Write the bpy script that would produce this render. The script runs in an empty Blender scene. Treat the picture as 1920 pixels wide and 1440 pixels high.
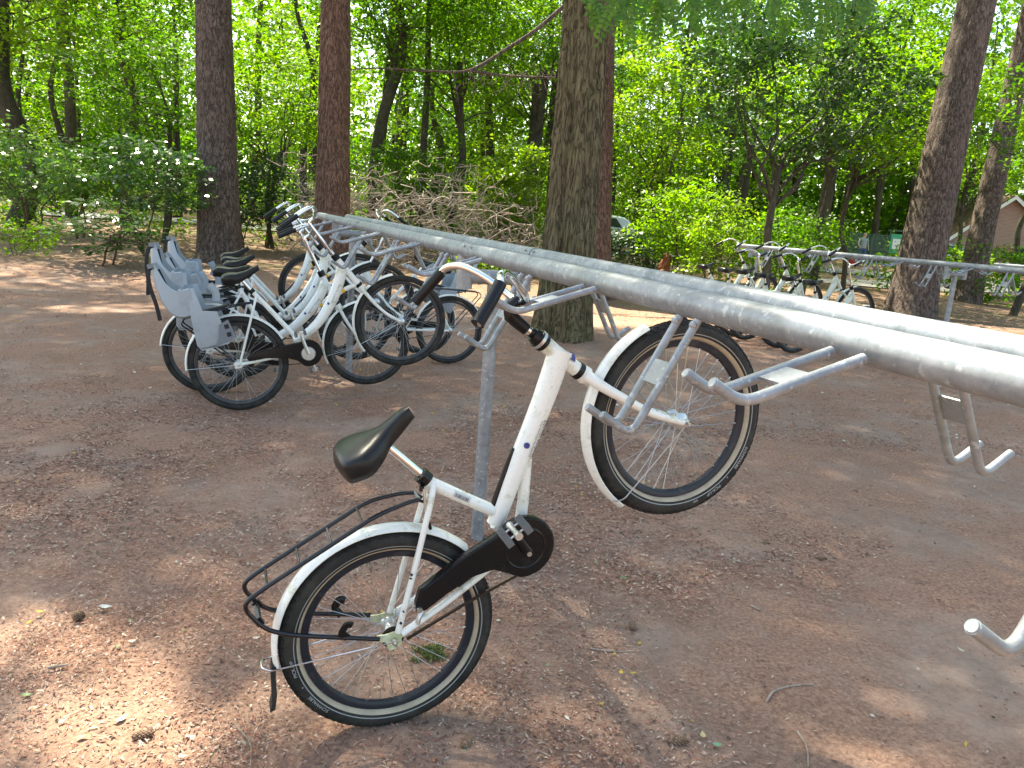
import bpy, bmesh, math, random
import numpy as np
from mathutils import Matrix, Vector
random.seed(7)
RNG = np.random.default_rng(11)
SC = bpy.context.scene
COL = SC.collection
R = math.radians
V = lambda *a: np.array(a, float)

# ------------------------------------------------------------------ camera, sky, sun, exposure
PITCH, ROLL, EYE, FPX = R(11.525), R(4.213), 1.6, 1444.0
FWD = V(0, math.cos(PITCH), -math.sin(PITCH))
_r0, _u0 = V(1, 0, 0), V(0, math.sin(PITCH), math.cos(PITCH))
RIGHT = math.cos(ROLL) * _r0 + math.sin(ROLL) * _u0
UP = math.cos(ROLL) * _u0 - math.sin(ROLL) * _r0
CAMPOS = V(0, 0, EYE)
cd = bpy.data.cameras.new('camera'); cam = bpy.data.objects.new('camera', cd); COL.objects.link(cam)
cd.sensor_width = 36; cd.lens = 36 * FPX / 1920; cd.clip_start = .05; cd.clip_end = 900
cam.matrix_world = Matrix(((RIGHT[0], UP[0], -FWD[0], 0), (RIGHT[1], UP[1], -FWD[1], 0), (RIGHT[2], UP[2], -FWD[2], EYE), (0, 0, 0, 1)))
SC.camera = cam

SUN_EL, SUN_AZ = R(56), R(-32)          # azimuth from +Y (view direction) towards +X
SUNV = V(math.sin(SUN_AZ) * math.cos(SUN_EL), math.cos(SUN_AZ) * math.cos(SUN_EL), math.sin(SUN_EL))
w = bpy.data.worlds.new('World'); SC.world = w; w.use_nodes = True
nt = w.node_tree; nt.nodes.clear()
sky = nt.nodes.new('ShaderNodeTexSky'); sky.sky_type = 'NISHITA'; sky.sun_disc = False
sky.sun_elevation = SUN_EL; sky.sun_rotation = SUN_AZ; sky.air_density = 1.0; sky.dust_density = 2.0; sky.ozone_density = 1.0
bg = nt.nodes.new('ShaderNodeBackground'); bg.inputs[1].default_value = 0.15
wo = nt.nodes.new('ShaderNodeOutputWorld'); nt.links.new(sky.outputs[0], bg.inputs[0]); nt.links.new(bg.outputs[0], wo.inputs[0])
sd = bpy.data.lights.new('sun', 'SUN'); sd.energy = 5.0; sd.angle = R(.55); sd.color = (1, .97, .91)
so = bpy.data.objects.new('sun', sd); COL.objects.link(so)
so.rotation_euler = Vector(-SUNV).to_track_quat('-Z', 'Y').to_euler()
vs = SC.view_settings; vs.view_transform = 'Standard'; vs.look = 'None'; vs.gamma = 1; vs.exposure = 1.85; vs.use_white_balance = True; vs.white_balance_temperature = 7500; vs.white_balance_tint = 3; vs.use_curve_mapping = False
SC.cycles.max_bounces = 7; SC.cycles.diffuse_bounces = 4; SC.cycles.glossy_bounces = 3; SC.cycles.transmission_bounces = 4
SC.cycles.sample_clamp_indirect = 6; SC.cycles.use_denoising = True

# ------------------------------------------------------------------ view helpers and terrain
def ray(px, py): return FWD + RIGHT * (px - 960) / FPX - UP * (py - 720) / FPX
def atd(px, py, d): return CAMPOS + ray(px, py) * d
def smooth01(t): t = np.clip(t, 0, 1); return t * t * (3 - 2 * t)
def _hash(i, j, k, s):
    n = (i * 374761393 + j * 668265263 + k * 2147483647 + s * 974634777) & 0xffffffff
    n = ((n ^ (n >> 13)) * 1274126177) & 0xffffffff
    return ((n ^ (n >> 16)) & 0xffff) / 65535.0
def noise3(p, s=0):
    p = np.asarray(p, float); f = np.floor(p).astype(np.int64); t = p - f; t = t * t * (3 - 2 * t); r = 0
    for a in (0, 1):
        for b in (0, 1):
            for c in (0, 1):
                wgt = (t[..., 0] if a else 1 - t[..., 0]) * (t[..., 1] if b else 1 - t[..., 1]) * (t[..., 2] if c else 1 - t[..., 2])
                r = r + wgt * _hash(f[..., 0] + a, f[..., 1] + b, f[..., 2] + c, s)
    return r * 2 - 1
def noise2(x, y, sc, s=0):
    x, y = np.broadcast_arrays(np.asarray(x, float), np.asarray(y, float))
    return noise3(np.stack([x * sc, y * sc, np.zeros_like(x)], -1), s)
def g(x, y):
    x = np.asarray(x, float); y = np.asarray(y, float)
    z = .0155 * np.maximum(0, np.minimum(y, 42) - 2) + .016 * np.maximum(0, np.minimum(y, 42) - 18)
    far = smooth01((y - 9) / 8)
    z = z + far * (.10 * noise2(x, y, .21, 3) + .05 * noise2(x, y, .7, 4))
    # bank left of the bikes, where the forest floor starts
    z = z + .12 * smooth01((y - 12.5) / 3) * smooth01((-x - 3) / 3)
    return z
def gz(x, y): return float(g(x, y))
def onground(px, d):
    py = 480.
    for _ in range(12):
        P = atd(px, py, d); e = P[2] - gz(P[0], P[1]); py += e * FPX / d * .95
    P = atd(px, py, d); P[2] = gz(P[0], P[1]); return P

# ------------------------------------------------------------------ materials
def mat(name, col=(.5, .5, .5), rough=.5, metal=0., spec=.5, coat=0.):
    m = bpy.data.materials.new(name); m.use_nodes = True
    b = m.node_tree.nodes['Principled BSDF']
    b.inputs['Base Color'].default_value = (*col, 1); b.inputs['Roughness'].default_value = rough
    b.inputs['Metallic'].default_value = metal; b.inputs['Specular IOR Level'].default_value = spec
    b.inputs['Coat Weight'].default_value = coat
    return m
class NT:
    def __init__(s, m): s.t = m.node_tree; s.b = s.t.nodes['Principled BSDF']; s.out = s.t.nodes['Material Output']
    def n(s, kind, **kw):
        x = s.t.nodes.new(kind)
        for k, v in kw.items():
            if k.startswith('i_'): x.inputs[int(k[2:])].default_value = v
            else: setattr(x, k, v)
        return x
    def l(s, a, b): s.t.links.new(a, b)
    def coords(s, scale=(1, 1, 1), kind='Object'):
        c = s.n('ShaderNodeTexCoord'); mp = s.n('ShaderNodeMapping'); mp.inputs['Scale'].default_value = scale
        s.l(c.outputs[kind], mp.inputs[0]); return mp.outputs[0]
    def noise(s, co, scale, detail=4, rough=.55):
        x = s.n('ShaderNodeTexNoise'); x.inputs['Scale'].default_value = scale; x.inputs['Detail'].default_value = detail; x.inputs['Roughness'].default_value = rough
        s.l(co, x.inputs['Vector']); return x.outputs['Fac']
    def ramp(s, fac, stops, interp='LINEAR'):
        r = s.n('ShaderNodeValToRGB'); r.color_ramp.interpolation = interp; e = r.color_ramp.elements
        while len(e) < len(stops): e.new(.5)
        for el, (p, c) in zip(e, stops):
            el.position = p; el.color = (*c, 1) if len(c) == 3 else c
        s.l(fac, r.inputs[0]); return r.outputs[0]
    def mix(s, fac, a, b, blend='MIX'):
        x = s.n('ShaderNodeMix', data_type='RGBA', blend_type=blend)
        if isinstance(fac, float): x.inputs[0].default_value = fac
        else: s.l(fac, x.inputs[0])
        for i, v in ((6, a), (7, b)):
            if isinstance(v, tuple): x.inputs[i].default_value = (*v, 1)
            else: s.l(v, x.inputs[i])
        return x.outputs[2]
    def bump(s, h, strength=.3, dist=.01):
        x = s.n('ShaderNodeBump'); x.inputs['Strength'].default_value = strength; x.inputs['Distance'].default_value = dist
        s.l(h, x.inputs['Height']); s.l(x.outputs[0], s.b.inputs['Normal'])
    def base(s, c): s.l(c, s.b.inputs['Base Color'])
M = {}
def m_galv():
    m = mat('galvanised_steel', (.3, .32, .34), .42, .4); t = NT(m); co = t.coords((1, 1, 1))
    a = t.noise(co, 13, 8, .75); f = t.n('ShaderNodeTexVoronoi'); f.inputs['Scale'].default_value = 55; t.l(co, f.inputs['Vector'])
    fl = t.ramp(t.noise(co, 58, 3, .5), [(.61, (0, 0, 0)), (.67, (.85,) * 3)])
    c = t.ramp(a, [(.3, (.165, .18, .195)), (.5, (.27, .285, .30)), (.72, (.38, .395, .41))])
    c = t.mix(fl, c, (.44, .46, .47))
    st = t.ramp(t.noise(co, 3.1, 4, .6), [(.56, (0, 0, 0)), (.70, (.5, .5, .5))]); c = t.mix(st, c, (.20, .21, .16))
    t.base(c)
    t.l(t.ramp(t.noise(co, 22, 3), [(.3, (.36,) * 3), (.7, (.56,) * 3)]), t.b.inputs['Roughness'])
    t.bump(t.noise(co, 60, 4), .18, .002); return m
def m_paint(name, col, grime=(.34, .34, .17), amt=.55):
    m = mat(name, col, .28, 0, .5, .3); t = NT(m); co = t.coords()
    a = t.ramp(t.noise(co, 11, 6, .7), [(amt, (0, 0, 0)), (amt + .13, (.6, .6, .6))])
    sp = t.ramp(t.noise(co, 150, 2, .5), [(.70, (0, 0, 0)), (.735, (.55, .55, .55))])
    c = t.mix(a, col, grime); c = t.mix(sp, c, (.16, .15, .11)); t.base(c)
    t.l(t.ramp(t.noise(co, 18, 4), [(.35, (.22,) * 3), (.7, (.45,) * 3)]), t.b.inputs['Roughness']); return m
def m_dusty(name, col, rough, dust=(.22, .19, .15), lo=.5, hi=.75, amt=.5, coat=0.):
    m = mat(name, col, rough, 0, .28, coat); t = NT(m); co = t.coords()
    a = t.ramp(t.noise(co, 14, 6, .7), [(lo, (0, 0, 0)), (hi, (amt,) * 3)]); t.base(t.mix(a, col, dust)); return m
M['galv'] = m_galv()
M['white'] = m_paint('white_paint', (.80, .80, .75))
M['cream_frame'] = m_paint('cream_white_paint', (.66, .67, .58))
M['black'] = m_dusty('black_paint', (.008, .008, .012), .2, lo=.6, hi=.85, amt=.1, coat=.4)
M['guard'] = m_dusty('black_plastic', (.008, .008, .009), .25, lo=.6, hi=.85, amt=.12)
M['rubber'] = m_dusty('tyre_rubber', (.016, .016, .015), .75, (.10, .092, .075), .38, .8, .5)
M['tread'] = m_dusty('tyre_tread', (.013, .013, .013), .8, (.10, .09, .07), .42, .8, .4)
M['cream'] = m_dusty('cream_band', (.46, .385, .285), .75, (.22, .185, .135), .42, .78, .7)
M['reflect'] = mat('reflective_line', (.27, .28, .275), .45)
M['letter'] = mat('grey_lettering', (.42, .43, .42), .5)
M['rimblack'] = m_dusty('black_rim', (.02, .022, .03), .3, lo=.55, hi=.8, amt=.35)
M['chrome'] = mat('chrome', (.82, .82, .82), .12, 1.)
M['steel'] = mat('dull_steel', (.50, .50, .49), .35, .9)
M['alu'] = mat('aluminium', (.60, .61, .60), .38, .85)
M['saddle'] = m_dusty('black_vinyl', (.012, .012, .013), .33, lo=.6, hi=.9, amt=.1)
M['grip'] = m_dusty('grip_rubber', (.009, .009, .010), .28, lo=.6, hi=.9, amt=.1)
M['seat'] = m_dusty('grey_seat_plastic', (.36, .395, .425), .42, (.22, .25, .23), .5, .8, .6)
M['seatdark'] = mat('dark_grey_plastic', (.16, .18, .20), .45)
M['strap'] = mat('black_webbing', (.012, .012, .014), .7)
M['blue'] = mat('blue_badge', (.02, .03, .20), .3)
M['ink'] = mat('dark_grey_print', (.10, .10, .11), .5)
M['labelw'] = mat('silver_label', (.55, .56, .53), .4)
M['yellow'] = mat('yellow_tape', (.75, .45, .03), .4)
M['blue_tape'] = mat('blue_tape', (.03, .14, .5), .4)
M['rust'] = mat('rusty_chain', (.045, .03, .022), .6, .5)
M['glass'] = mat('car_glass', (.02, .03, .03), .06, 0, .6)
M['car_white'] = mat('white_car_paint', (.72, .74, .75), .22, 0, .5, .6)
M['car_grey'] = mat('silver_car_paint', (.36, .38, .40), .25, .3, .5, .6)
M['red'] = mat('red_lamp', (.50, .02, .02), .3)
M['redbag'] = mat('red_fabric', (.45, .03, .03), .8)
M['trim'] = mat('white_trim', (.78, .77, .74), .5)
M['sign_green'] = mat('green_board', (.02, .33, .17), .4)
M['fence_green'] = mat('dark_green_fence', (.02, .07, .05), .5)
M['skin'] = mat('skin', (.55, .33, .24), .6)
M['shirt'] = mat('grey_shirt', (.32, .36, .38), .8)
M['jeans'] = mat('blue_trousers', (.06, .11, .26), .8)
M['hair'] = mat('grey_hair', (.45, .42, .38), .8)

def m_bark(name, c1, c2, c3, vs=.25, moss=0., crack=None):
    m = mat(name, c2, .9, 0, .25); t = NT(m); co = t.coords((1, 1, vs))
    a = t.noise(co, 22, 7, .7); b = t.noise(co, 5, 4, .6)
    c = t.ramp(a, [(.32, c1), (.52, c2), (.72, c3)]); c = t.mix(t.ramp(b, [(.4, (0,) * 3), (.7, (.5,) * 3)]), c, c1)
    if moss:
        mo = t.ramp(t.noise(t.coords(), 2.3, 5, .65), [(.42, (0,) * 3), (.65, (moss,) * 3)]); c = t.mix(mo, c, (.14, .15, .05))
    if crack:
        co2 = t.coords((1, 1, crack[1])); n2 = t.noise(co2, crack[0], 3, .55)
        k = t.ramp(n2, [(.45, (0,) * 3), (.495, (.7,) * 3), (.505, (.7,) * 3), (.55, (0,) * 3)]); c = t.mix(k, c, tuple(x * .5 for x in c1))  # dark lines: bark's darker furrow tone with crevice shade put into the colour
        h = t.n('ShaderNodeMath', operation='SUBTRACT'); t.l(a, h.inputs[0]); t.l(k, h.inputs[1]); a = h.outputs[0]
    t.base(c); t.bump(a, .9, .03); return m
M['bark_dark'] = m_bark('dark_bark', (.075, .052, .042), (.155, .113, .092), (.25, .195, .165), crack=(15, .2))
M['bark_red'] = m_bark('red_brown_bark', (.105, .055, .038), (.20, .115, .082), (.29, .18, .135), crack=(18, .16))
M['bark_olive'] = m_bark('furrowed_olive_bark', (.075, .053, .027), (.175, .13, .072), (.28, .215, .125), .10, .25, (17, .075))
M['bark_shaded'] = m_bark('shaded_bark', (.03, .025, .02), (.065, .052, .042), (.11, .09, .075), .3, .3)  # darker bark, the shade under the trees put into its colour
M['twig'] = m_bark('pale_dead_twig', (.24, .18, .14), (.47, .385, .315), (.60, .53, .45))
M['twig_dark'] = m_bark('brown_twig', (.06, .04, .025), (.12, .085, .06), (.2, .15, .11))
M['stump'] = m_bark('red_rotten_wood', (.10, .035, .015), (.26, .10, .045), (.45, .24, .13))
def m_leaf(name, cols, trans=.5, tgain=(1.75, 2.0, .75), rough=.45, spec=.3):
    m = mat(name, cols[1], rough, 0, spec); t = NT(m)
    geo = t.n('ShaderNodeNewGeometry')
    n = len(cols); c = t.ramp(geo.outputs['Random Per Island'], [(i / (n - 1), cols[i]) for i in range(n)])
    t.base(c)
    tr = t.n('ShaderNodeBsdfTranslucent'); t.l(t.mix(1., c, tgain, 'MULTIPLY'), tr.inputs[0])
    mx = t.n('ShaderNodeMixShader'); mx.inputs[0].default_value = trans
    t.l(t.b.outputs[0], mx.inputs[1]); t.l(tr.outputs[0], mx.inputs[2]); t.l(mx.outputs[0], t.out.inputs[0]); return m
M['leaf_mid'] = m_leaf('beech_leaf', [(.04, .105, .008), (.07, .155, .011), (.11, .19, .014)])
M['leaf_bright'] = m_leaf('bright_leaf', [(.075, .17, .010), (.12, .21, .012), (.18, .25, .018)], .55)
M['leaf_yellow'] = m_leaf('yellow_green_leaf', [(.095, .18, .012), (.135, .215, .016), (.20, .25, .026)], .55)
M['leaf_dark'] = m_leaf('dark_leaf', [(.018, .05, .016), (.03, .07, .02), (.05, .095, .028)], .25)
M['leaf_blue'] = m_leaf('glossy_leaf', [(.035, .085, .03), (.055, .12, .04), (.085, .155, .05)], .35, rough=.25, spec=.7)
M['leaf_shine'] = m_leaf('shiny_hazel_leaf', [(.07, .15, .04), (.10, .19, .05), (.15, .23, .07)], .4, rough=.28, spec=.6)
M['leaf_robinia'] = m_leaf('robinia_leaflet', [(.05, .135, .022), (.075, .17, .028), (.11, .205, .034)], .4)
M['needle'] = m_leaf('conifer_needle', [(.02, .05, .015), (.035, .075, .022), (.05, .09, .03)], .2)
def m_litter(name, cols):
    m = mat(name, cols[0], .85, 0, .25); t = NT(m); geo = t.n('ShaderNodeNewGeometry')
    n = len(cols); t.base(t.ramp(geo.outputs['Random Per Island'], [(i / n, cols[i]) for i in range(n)], 'CONSTANT')); return m
M['litter'] = m_litter('leaf_litter_bits', [(.29, .13, .09), (.36, .23, .175), (.12, .075, .058), (.33, .15, .105), (.50, .38, .29), (.20, .11, .08), (.42, .27, .20)])
M['fallen'] = m_litter('fallen_leaf_colours', [(.50, .44, .33), (.52, .33, .06), (.20, .27, .13), (.42, .33, .22), (.36, .17, .10), (.55, .52, .44)])
M['cone'] = m_litter('pine_cone_scales', [(.15, .09, .06), (.21, .13, .085), (.27, .18, .12)])
M['moss'] = mat('moss', (.10, .13, .03), .95)

def m_ground():
    m = mat('soil', (.2, .14, .1), .92, 0, .2); t = NT(m); co = t.coords()
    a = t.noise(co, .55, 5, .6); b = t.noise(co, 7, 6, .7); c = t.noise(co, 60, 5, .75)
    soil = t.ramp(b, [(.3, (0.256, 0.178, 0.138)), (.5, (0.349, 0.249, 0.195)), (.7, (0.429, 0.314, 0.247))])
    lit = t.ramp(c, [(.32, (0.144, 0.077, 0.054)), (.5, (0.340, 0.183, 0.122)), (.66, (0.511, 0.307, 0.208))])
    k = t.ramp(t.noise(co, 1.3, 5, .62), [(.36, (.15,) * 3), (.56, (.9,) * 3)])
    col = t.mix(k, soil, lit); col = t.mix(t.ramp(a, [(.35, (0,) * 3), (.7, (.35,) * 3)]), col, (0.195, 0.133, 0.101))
    # forest floor beyond the trodden yard: needle litter with moss
    sx = t.n('ShaderNodeSeparateXYZ'); t.l(t.coords(), sx.inputs[0])
    mr = t.n('ShaderNodeMapRange'); mr.inputs[1].default_value = 13; mr.inputs[2].default_value = 17; t.l(sx.outputs[1], mr.inputs[0])
    mo = t.ramp(t.noise(co, .9, 5, .65), [(.5, (.20, .12, .08)), (.6, (.15, .13, .055)), (.72, (.11, .14, .045))])
    ff = t.mix(t.ramp(c, [(.4, (0,) * 3), (.6, (.7,) * 3)]), mo, (.27, .17, .115))
    col = t.mix(mr.outputs[0], col, ff)
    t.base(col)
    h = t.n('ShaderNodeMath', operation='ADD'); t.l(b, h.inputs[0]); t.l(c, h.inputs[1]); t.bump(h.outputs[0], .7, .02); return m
M['ground'] = m_ground()
def m_road():
    m = mat('asphalt', (.12, .12, .12), .85); t = NT(m); co = t.coords()
    t.base(t.ramp(t.noise(co, 3, 6, .7), [(.35, (.13, .125, .12)), (.65, (.20, .19, .175))])); t.bump(t.noise(co, 90, 3), .3, .005); return m
M['road'] = m_road()
def m_brick():
    m = mat('brick', (.4, .2, .15), .85); t = NT(m); sx = t.n('ShaderNodeSeparateXYZ'); t.l(t.coords(), sx.inputs[0]); ad = t.n('ShaderNodeMath', operation='ADD'); t.l(sx.outputs[0], ad.inputs[0]); t.l(sx.outputs[1], ad.inputs[1])
    cx = t.n('ShaderNodeCombineXYZ'); t.l(ad.outputs[0], cx.inputs[0]); t.l(sx.outputs[2], cx.inputs[1]); co = cx.outputs[0]
    br = t.n('ShaderNodeTexBrick'); br.inputs['Scale'].default_value = 1; br.inputs['Brick Width'].default_value = .22; br.inputs['Row Height'].default_value = .075; br.inputs['Mortar Size'].default_value = .008; br.inputs['Color1'].default_value = (.40, .21, .17, 1); br.inputs['Color2'].default_value = (.33, .17, .135, 1); br.inputs['Mortar'].default_value = (.45, .40, .35, 1)
    t.l(co, br.inputs[0]); t.base(br.outputs[0]); return m
M['brick'] = m_brick()
M['roof'] = m_dusty('roof_tiles', (.20, .10, .075), .8, (.14, .14, .08), .4, .7, .7)

# ------------------------------------------------------------------ mesh helpers
class MB:
    def __init__(s): s.v = []; s.f = []; s.n = 0
    def add(s, verts, faces):
        verts = np.asarray(verts, float); s.v.append(verts)
        for f in faces: s.f.append([i + s.n for i in f])
        s.n += len(verts); return s
    def grid(s, rings, closed=True, cap0=False, cap1=False):
        rings = [np.asarray(r, float) for r in rings]; k = len(rings[0]); fs = []
        for i in range(len(rings) - 1):
            for j in range(k if closed else k - 1):
                a = i * k + j; b = i * k + (j + 1) % k; fs.append([a, b, b + k, a + k])
        if cap0: fs.append(list(range(k))[::-1])
        if cap1: o = (len(rings) - 1) * k; fs.append([o + j for j in range(k)])
        return s.add(np.concatenate(rings), fs)
    def tube(s, path, r, sides=12, caps=True, flat=1.):
        P = np.asarray(path, float); n = len(P); rr = np.broadcast_to(np.asarray(r, float), (n,))
        T = np.gradient(P, axis=0); T /= np.linalg.norm(T, axis=1)[:, None] + 1e-12
        a = V(0, 1, 0) if abs(T[0][1]) < .9 else V(1, 0, 0)
        u = np.cross(T[0], a); u /= np.linalg.norm(u); rings = []
        th = np.arange(sides) / sides * 2 * np.pi
        for i in range(n):
            u = u - T[i] * (u @ T[i]); u /= np.linalg.norm(u); w_ = np.cross(T[i], u)
            rings.append(P[i] + rr[i] * (np.cos(th)[:, None] * u + flat * np.sin(th)[:, None] * w_))
        return s.grid(rings, True, caps, caps)
    def box(s, c, d, rot=None):
        c = V(*c); d = V(*d) / 2
        v = np.array([(x, y, z) for x in (-1, 1) for y in (-1, 1) for z in (-1, 1)], float) * d
        if rot is not None: v = v @ np.asarray(rot).T
        return s.add(v + c, [[0, 1, 3, 2], [4, 6, 7, 5], [0, 4, 5, 1], [2, 3, 7, 6], [0, 2, 6, 4], [1, 5, 7, 3]])
    def lathe(s, prof, segs=48, axis='y', c=(0, 0, 0), closed=False):
        """prof: list of (radius, along axis)"""
        rings = []; n = segs
        for r, a in prof:
            th = np.arange(n) / n * 2 * np.pi
            if axis == 'y': rings.append(np.stack([r * np.cos(th), np.full(n, a), r * np.sin(th)], 1))
            elif axis == 'z': rings.append(np.stack([r * np.cos(th), r * np.sin(th), np.full(n, a)], 1))
            else: rings.append(np.stack([np.full(n, a), r * np.cos(th), r * np.sin(th)], 1))
        if closed: rings.append(rings[0])
        rings = [q + V(*c) for q in rings]
        return s.grid(rings, True)
    def sphere(s, c, r, seg=10, ring=6):
        rr = V(*r) if hasattr(r, '__len__') else V(r, r, r); rings = []
        for i in range(ring + 1):
            p = -np.pi / 2 + np.pi * i / ring; th = np.arange(seg) / seg * 2 * np.pi; q = max(.02, math.cos(p))
            rings.append(np.stack([q * np.cos(th), q * np.sin(th), np.full(seg, math.sin(p))], 1) * rr + V(*c))
        return s.grid(rings, True, True, True)
    def prism(s, poly, y0, y1, bev=0.):
        """polygon in XZ extruded along Y"""
        P = np.asarray(poly, float); c = P.mean(0)
        def ring(y, k): q = c + (P - c) * (1 - k); return np.stack([q[:, 0], np.full(len(P), y), q[:, 1]], 1)
        if bev: rs = [ring(y0, bev * 2), ring(y0 + (y1 - y0) * .2, 0), ring(y0 + (y1 - y0) * .8, 0), ring(y1, bev * 2)]
        else: rs = [ring(y0, 0), ring(y1, 0)]
        return s.grid(rs, True, True, True)
    def build(s, name, m, parent=None, origin=None, smooth=True, angle=40, mtx=None):
        v = np.concatenate(s.v)
        if origin is not None: v = v - np.asarray(origin)
        me = bpy.data.meshes.new(name); me.from_pydata(v.tolist(), [], s.f)
        return link(name, me, m, parent, origin, smooth, angle, mtx)
def link(name, me, m, parent=None, origin=None, smooth=True, angle=40, mtx=None):
    if m is not None: me.materials.append(m if not isinstance(m, str) else M[m])
    me.validate()
    bm = bmesh.new(); bm.from_mesh(me); bmesh.ops.recalc_face_normals(bm, faces=bm.faces); bm.to_mesh(me); bm.free()
    if smooth:
        me.polygons.foreach_set('use_smooth', [True] * len(me.polygons)); me.set_sharp_from_angle(angle=R(angle))
    o = bpy.data.objects.new(name, me); COL.objects.link(o)
    if parent is not None: o.parent = parent
    elif origin is not None: o.location = origin
    if mtx is not None: o.matrix_basis = mtx
    return o
def fastmesh(name, verts, quads, m, parent=None, loc=None, smooth=False):
    verts = np.asarray(verts, np.float32); quads = np.asarray(quads, np.int32); k = quads.shape[1]
    me = bpy.data.meshes.new(name); me.vertices.add(len(verts)); me.vertices.foreach_set('co', verts.ravel())
    me.loops.add(quads.size); me.loops.foreach_set('vertex_index', quads.ravel())
    me.polygons.add(len(quads)); me.polygons.foreach_set('loop_start', np.arange(0, quads.size, k, dtype=np.int32))
    me.update(calc_edges=True)
    if smooth: me.polygons.foreach_set('use_smooth', np.ones(len(quads), bool))
    me.materials.append(M[m] if isinstance(m, str) else m)
    o = bpy.data.objects.new(name, me); COL.objects.link(o)
    if parent is not None: o.parent = parent
    if loc is not None: o.location = loc
    return o
def tag(o, label=None, cat=None, group=None, kind=None):
    for k, v in (('label', label), ('category', cat), ('group', group), ('kind', kind)):
        if v: o[k] = v
    return o
def empty(name, loc=(0, 0, 0), parent=None, mtx=None):
    o = bpy.data.objects.new(name, None); COL.objects.link(o); o.empty_display_size = .1
    if parent is not None: o.parent = parent
    o.location = loc
    if mtx is not None: o.matrix_basis = mtx
    return o
def copy_tree(o, parent=None):
    c = o.copy(); COL.objects.link(c); c.parent = parent
    if parent is not None: c.matrix_basis = o.matrix_basis.copy()
    for ch in o.children: copy_tree(ch, c)
    return c
def fillet(path, rad, n=5):
    """rounded polyline"""
    P = [V(*p) for p in path]; out = [P[0]]
    for i in range(1, len(P) - 1):
        a, b, c = P[i - 1], P[i], P[i + 1]; u = a - b; v = c - b; lu, lv = np.linalg.norm(u), np.linalg.norm(v)
        k = min(rad, lu * .48, lv * .48); p0 = b + u / lu * k; p1 = b + v / lv * k
        for t in np.linspace(0, 1, n): out.append((1 - t) ** 2 * p0 + 2 * t * (1 - t) * b + t * t * p1)
    out.append(P[-1]); return np.array(out)
def spline(pts, n=8):
    P = np.array(pts, float); Q = np.vstack([2 * P[0] - P[1], P, 2 * P[-1] - P[-2]]); out = []
    for i in range(1, len(Q) - 2):
        for t in np.arange(n) / n:
            a, b, c, d = Q[i - 1:i + 3]
            out.append(.5 * (2 * b + (c - a) * t + (2 * a - 5 * b + 4 * c - d) * t * t + (3 * b - a - 3 * c + d) * t ** 3))
    out.append(P[-1]); return np.array(out)
_txt = {}
def text_verts(s):
    if s not in _txt:
        cu = bpy.data.curves.new('tmp_text', 'FONT'); cu.body = s; cu.size = 1; cu.resolution_u = 2; cu.align_x = 'CENTER'
        o = bpy.data.objects.new('tmp_text', cu); COL.objects.link(o)
        dg = bpy.context.evaluated_depsgraph_get(); me = bpy.data.meshes.new_from_object(o.evaluated_get(dg))
        v = np.array([p.co[:] for p in me.vertices]); f = [list(p.vertices) for p in me.polygons]
        bpy.data.objects.remove(o); bpy.data.curves.remove(cu); bpy.data.meshes.remove(me); _txt[s] = (v, f)
    v, f = _txt[s]; return v.copy(), f

# ------------------------------------------------------------------ setting: ground, road
def axis_lines(spec):
    out = [spec[0][0]]
    for a, b, st in spec: out += list(np.linspace(a, b, max(1, int(round((b - a) / st))) + 1)[1:])
    return np.array(out)
gx = axis_lines([(-220, -60, 20), (-60, -20, 2), (-20, -6, .35), (-6, 6, .08), (6, 20, .35), (20, 60, 2), (60, 220, 20)])
gy = axis_lines([(-160, -10, 15), (-10, 0, .8), (0, 9, .08), (9, 20, .2), (20, 60, 1.2), (60, 300, 20)])
GX, GY = np.meshgrid(gx, gy)
GZ = g(GX, GY) + (.010 * noise2(GX, GY, 1.7, 21) + .006 * noise2(GX, GY, 5, 22) + .004 * noise2(GX, GY, 11, 23)) * ((np.abs(GX) < 20) & (GY < 20) & (GY > -1))
ni, nj = GX.shape
idx = np.arange(ni * nj).reshape(ni, nj)
ground = fastmesh('ground', np.stack([GX, GY, GZ], -1).reshape(-1, 3), np.stack([idx[:-1, :-1], idx[:-1, 1:], idx[1:, 1:], idx[1:, :-1]], -1).reshape(-1, 4), 'ground', smooth=True)
tag(ground, kind='structure')
def ground_strip(name, path, hw, m, dz=.02, ns=5):
    P = np.array(path, float); vs_, q = [], []
    T = np.gradient(P, axis=0); T /= np.linalg.norm(T, axis=1)[:, None]; Nn = np.stack([T[:, 1], -T[:, 0]], 1)
    for i in range(len(P)):
        for j in range(ns):
            p = P[i] + Nn[i] * hw * (2 * j / (ns - 1) - 1); vs_.append((p[0], p[1], gz(p[0], p[1]) + dz))
    for i in range(len(P) - 1):
        for j in range(ns - 1): a = i * ns + j; q.append((a, a + 1, a + ns + 1, a + ns))
    return tag(fastmesh(name, vs_, q, m, smooth=True), kind='structure')
ground_strip('road', spline([(-60, 29), (-30, 30.5), (-12, 31.5), (0, 33.5), (9, 34.5), (20, 33), (34, 36), (60, 38)], 14)[:, :2], 1.7, 'road', .05)
ground_strip('path', spline([(8, 27), (11, 27.5), (15, 29), (19, 30.5), (24, 31.3)], 10)[:, :2], 1.5, 'road', .035)

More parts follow.
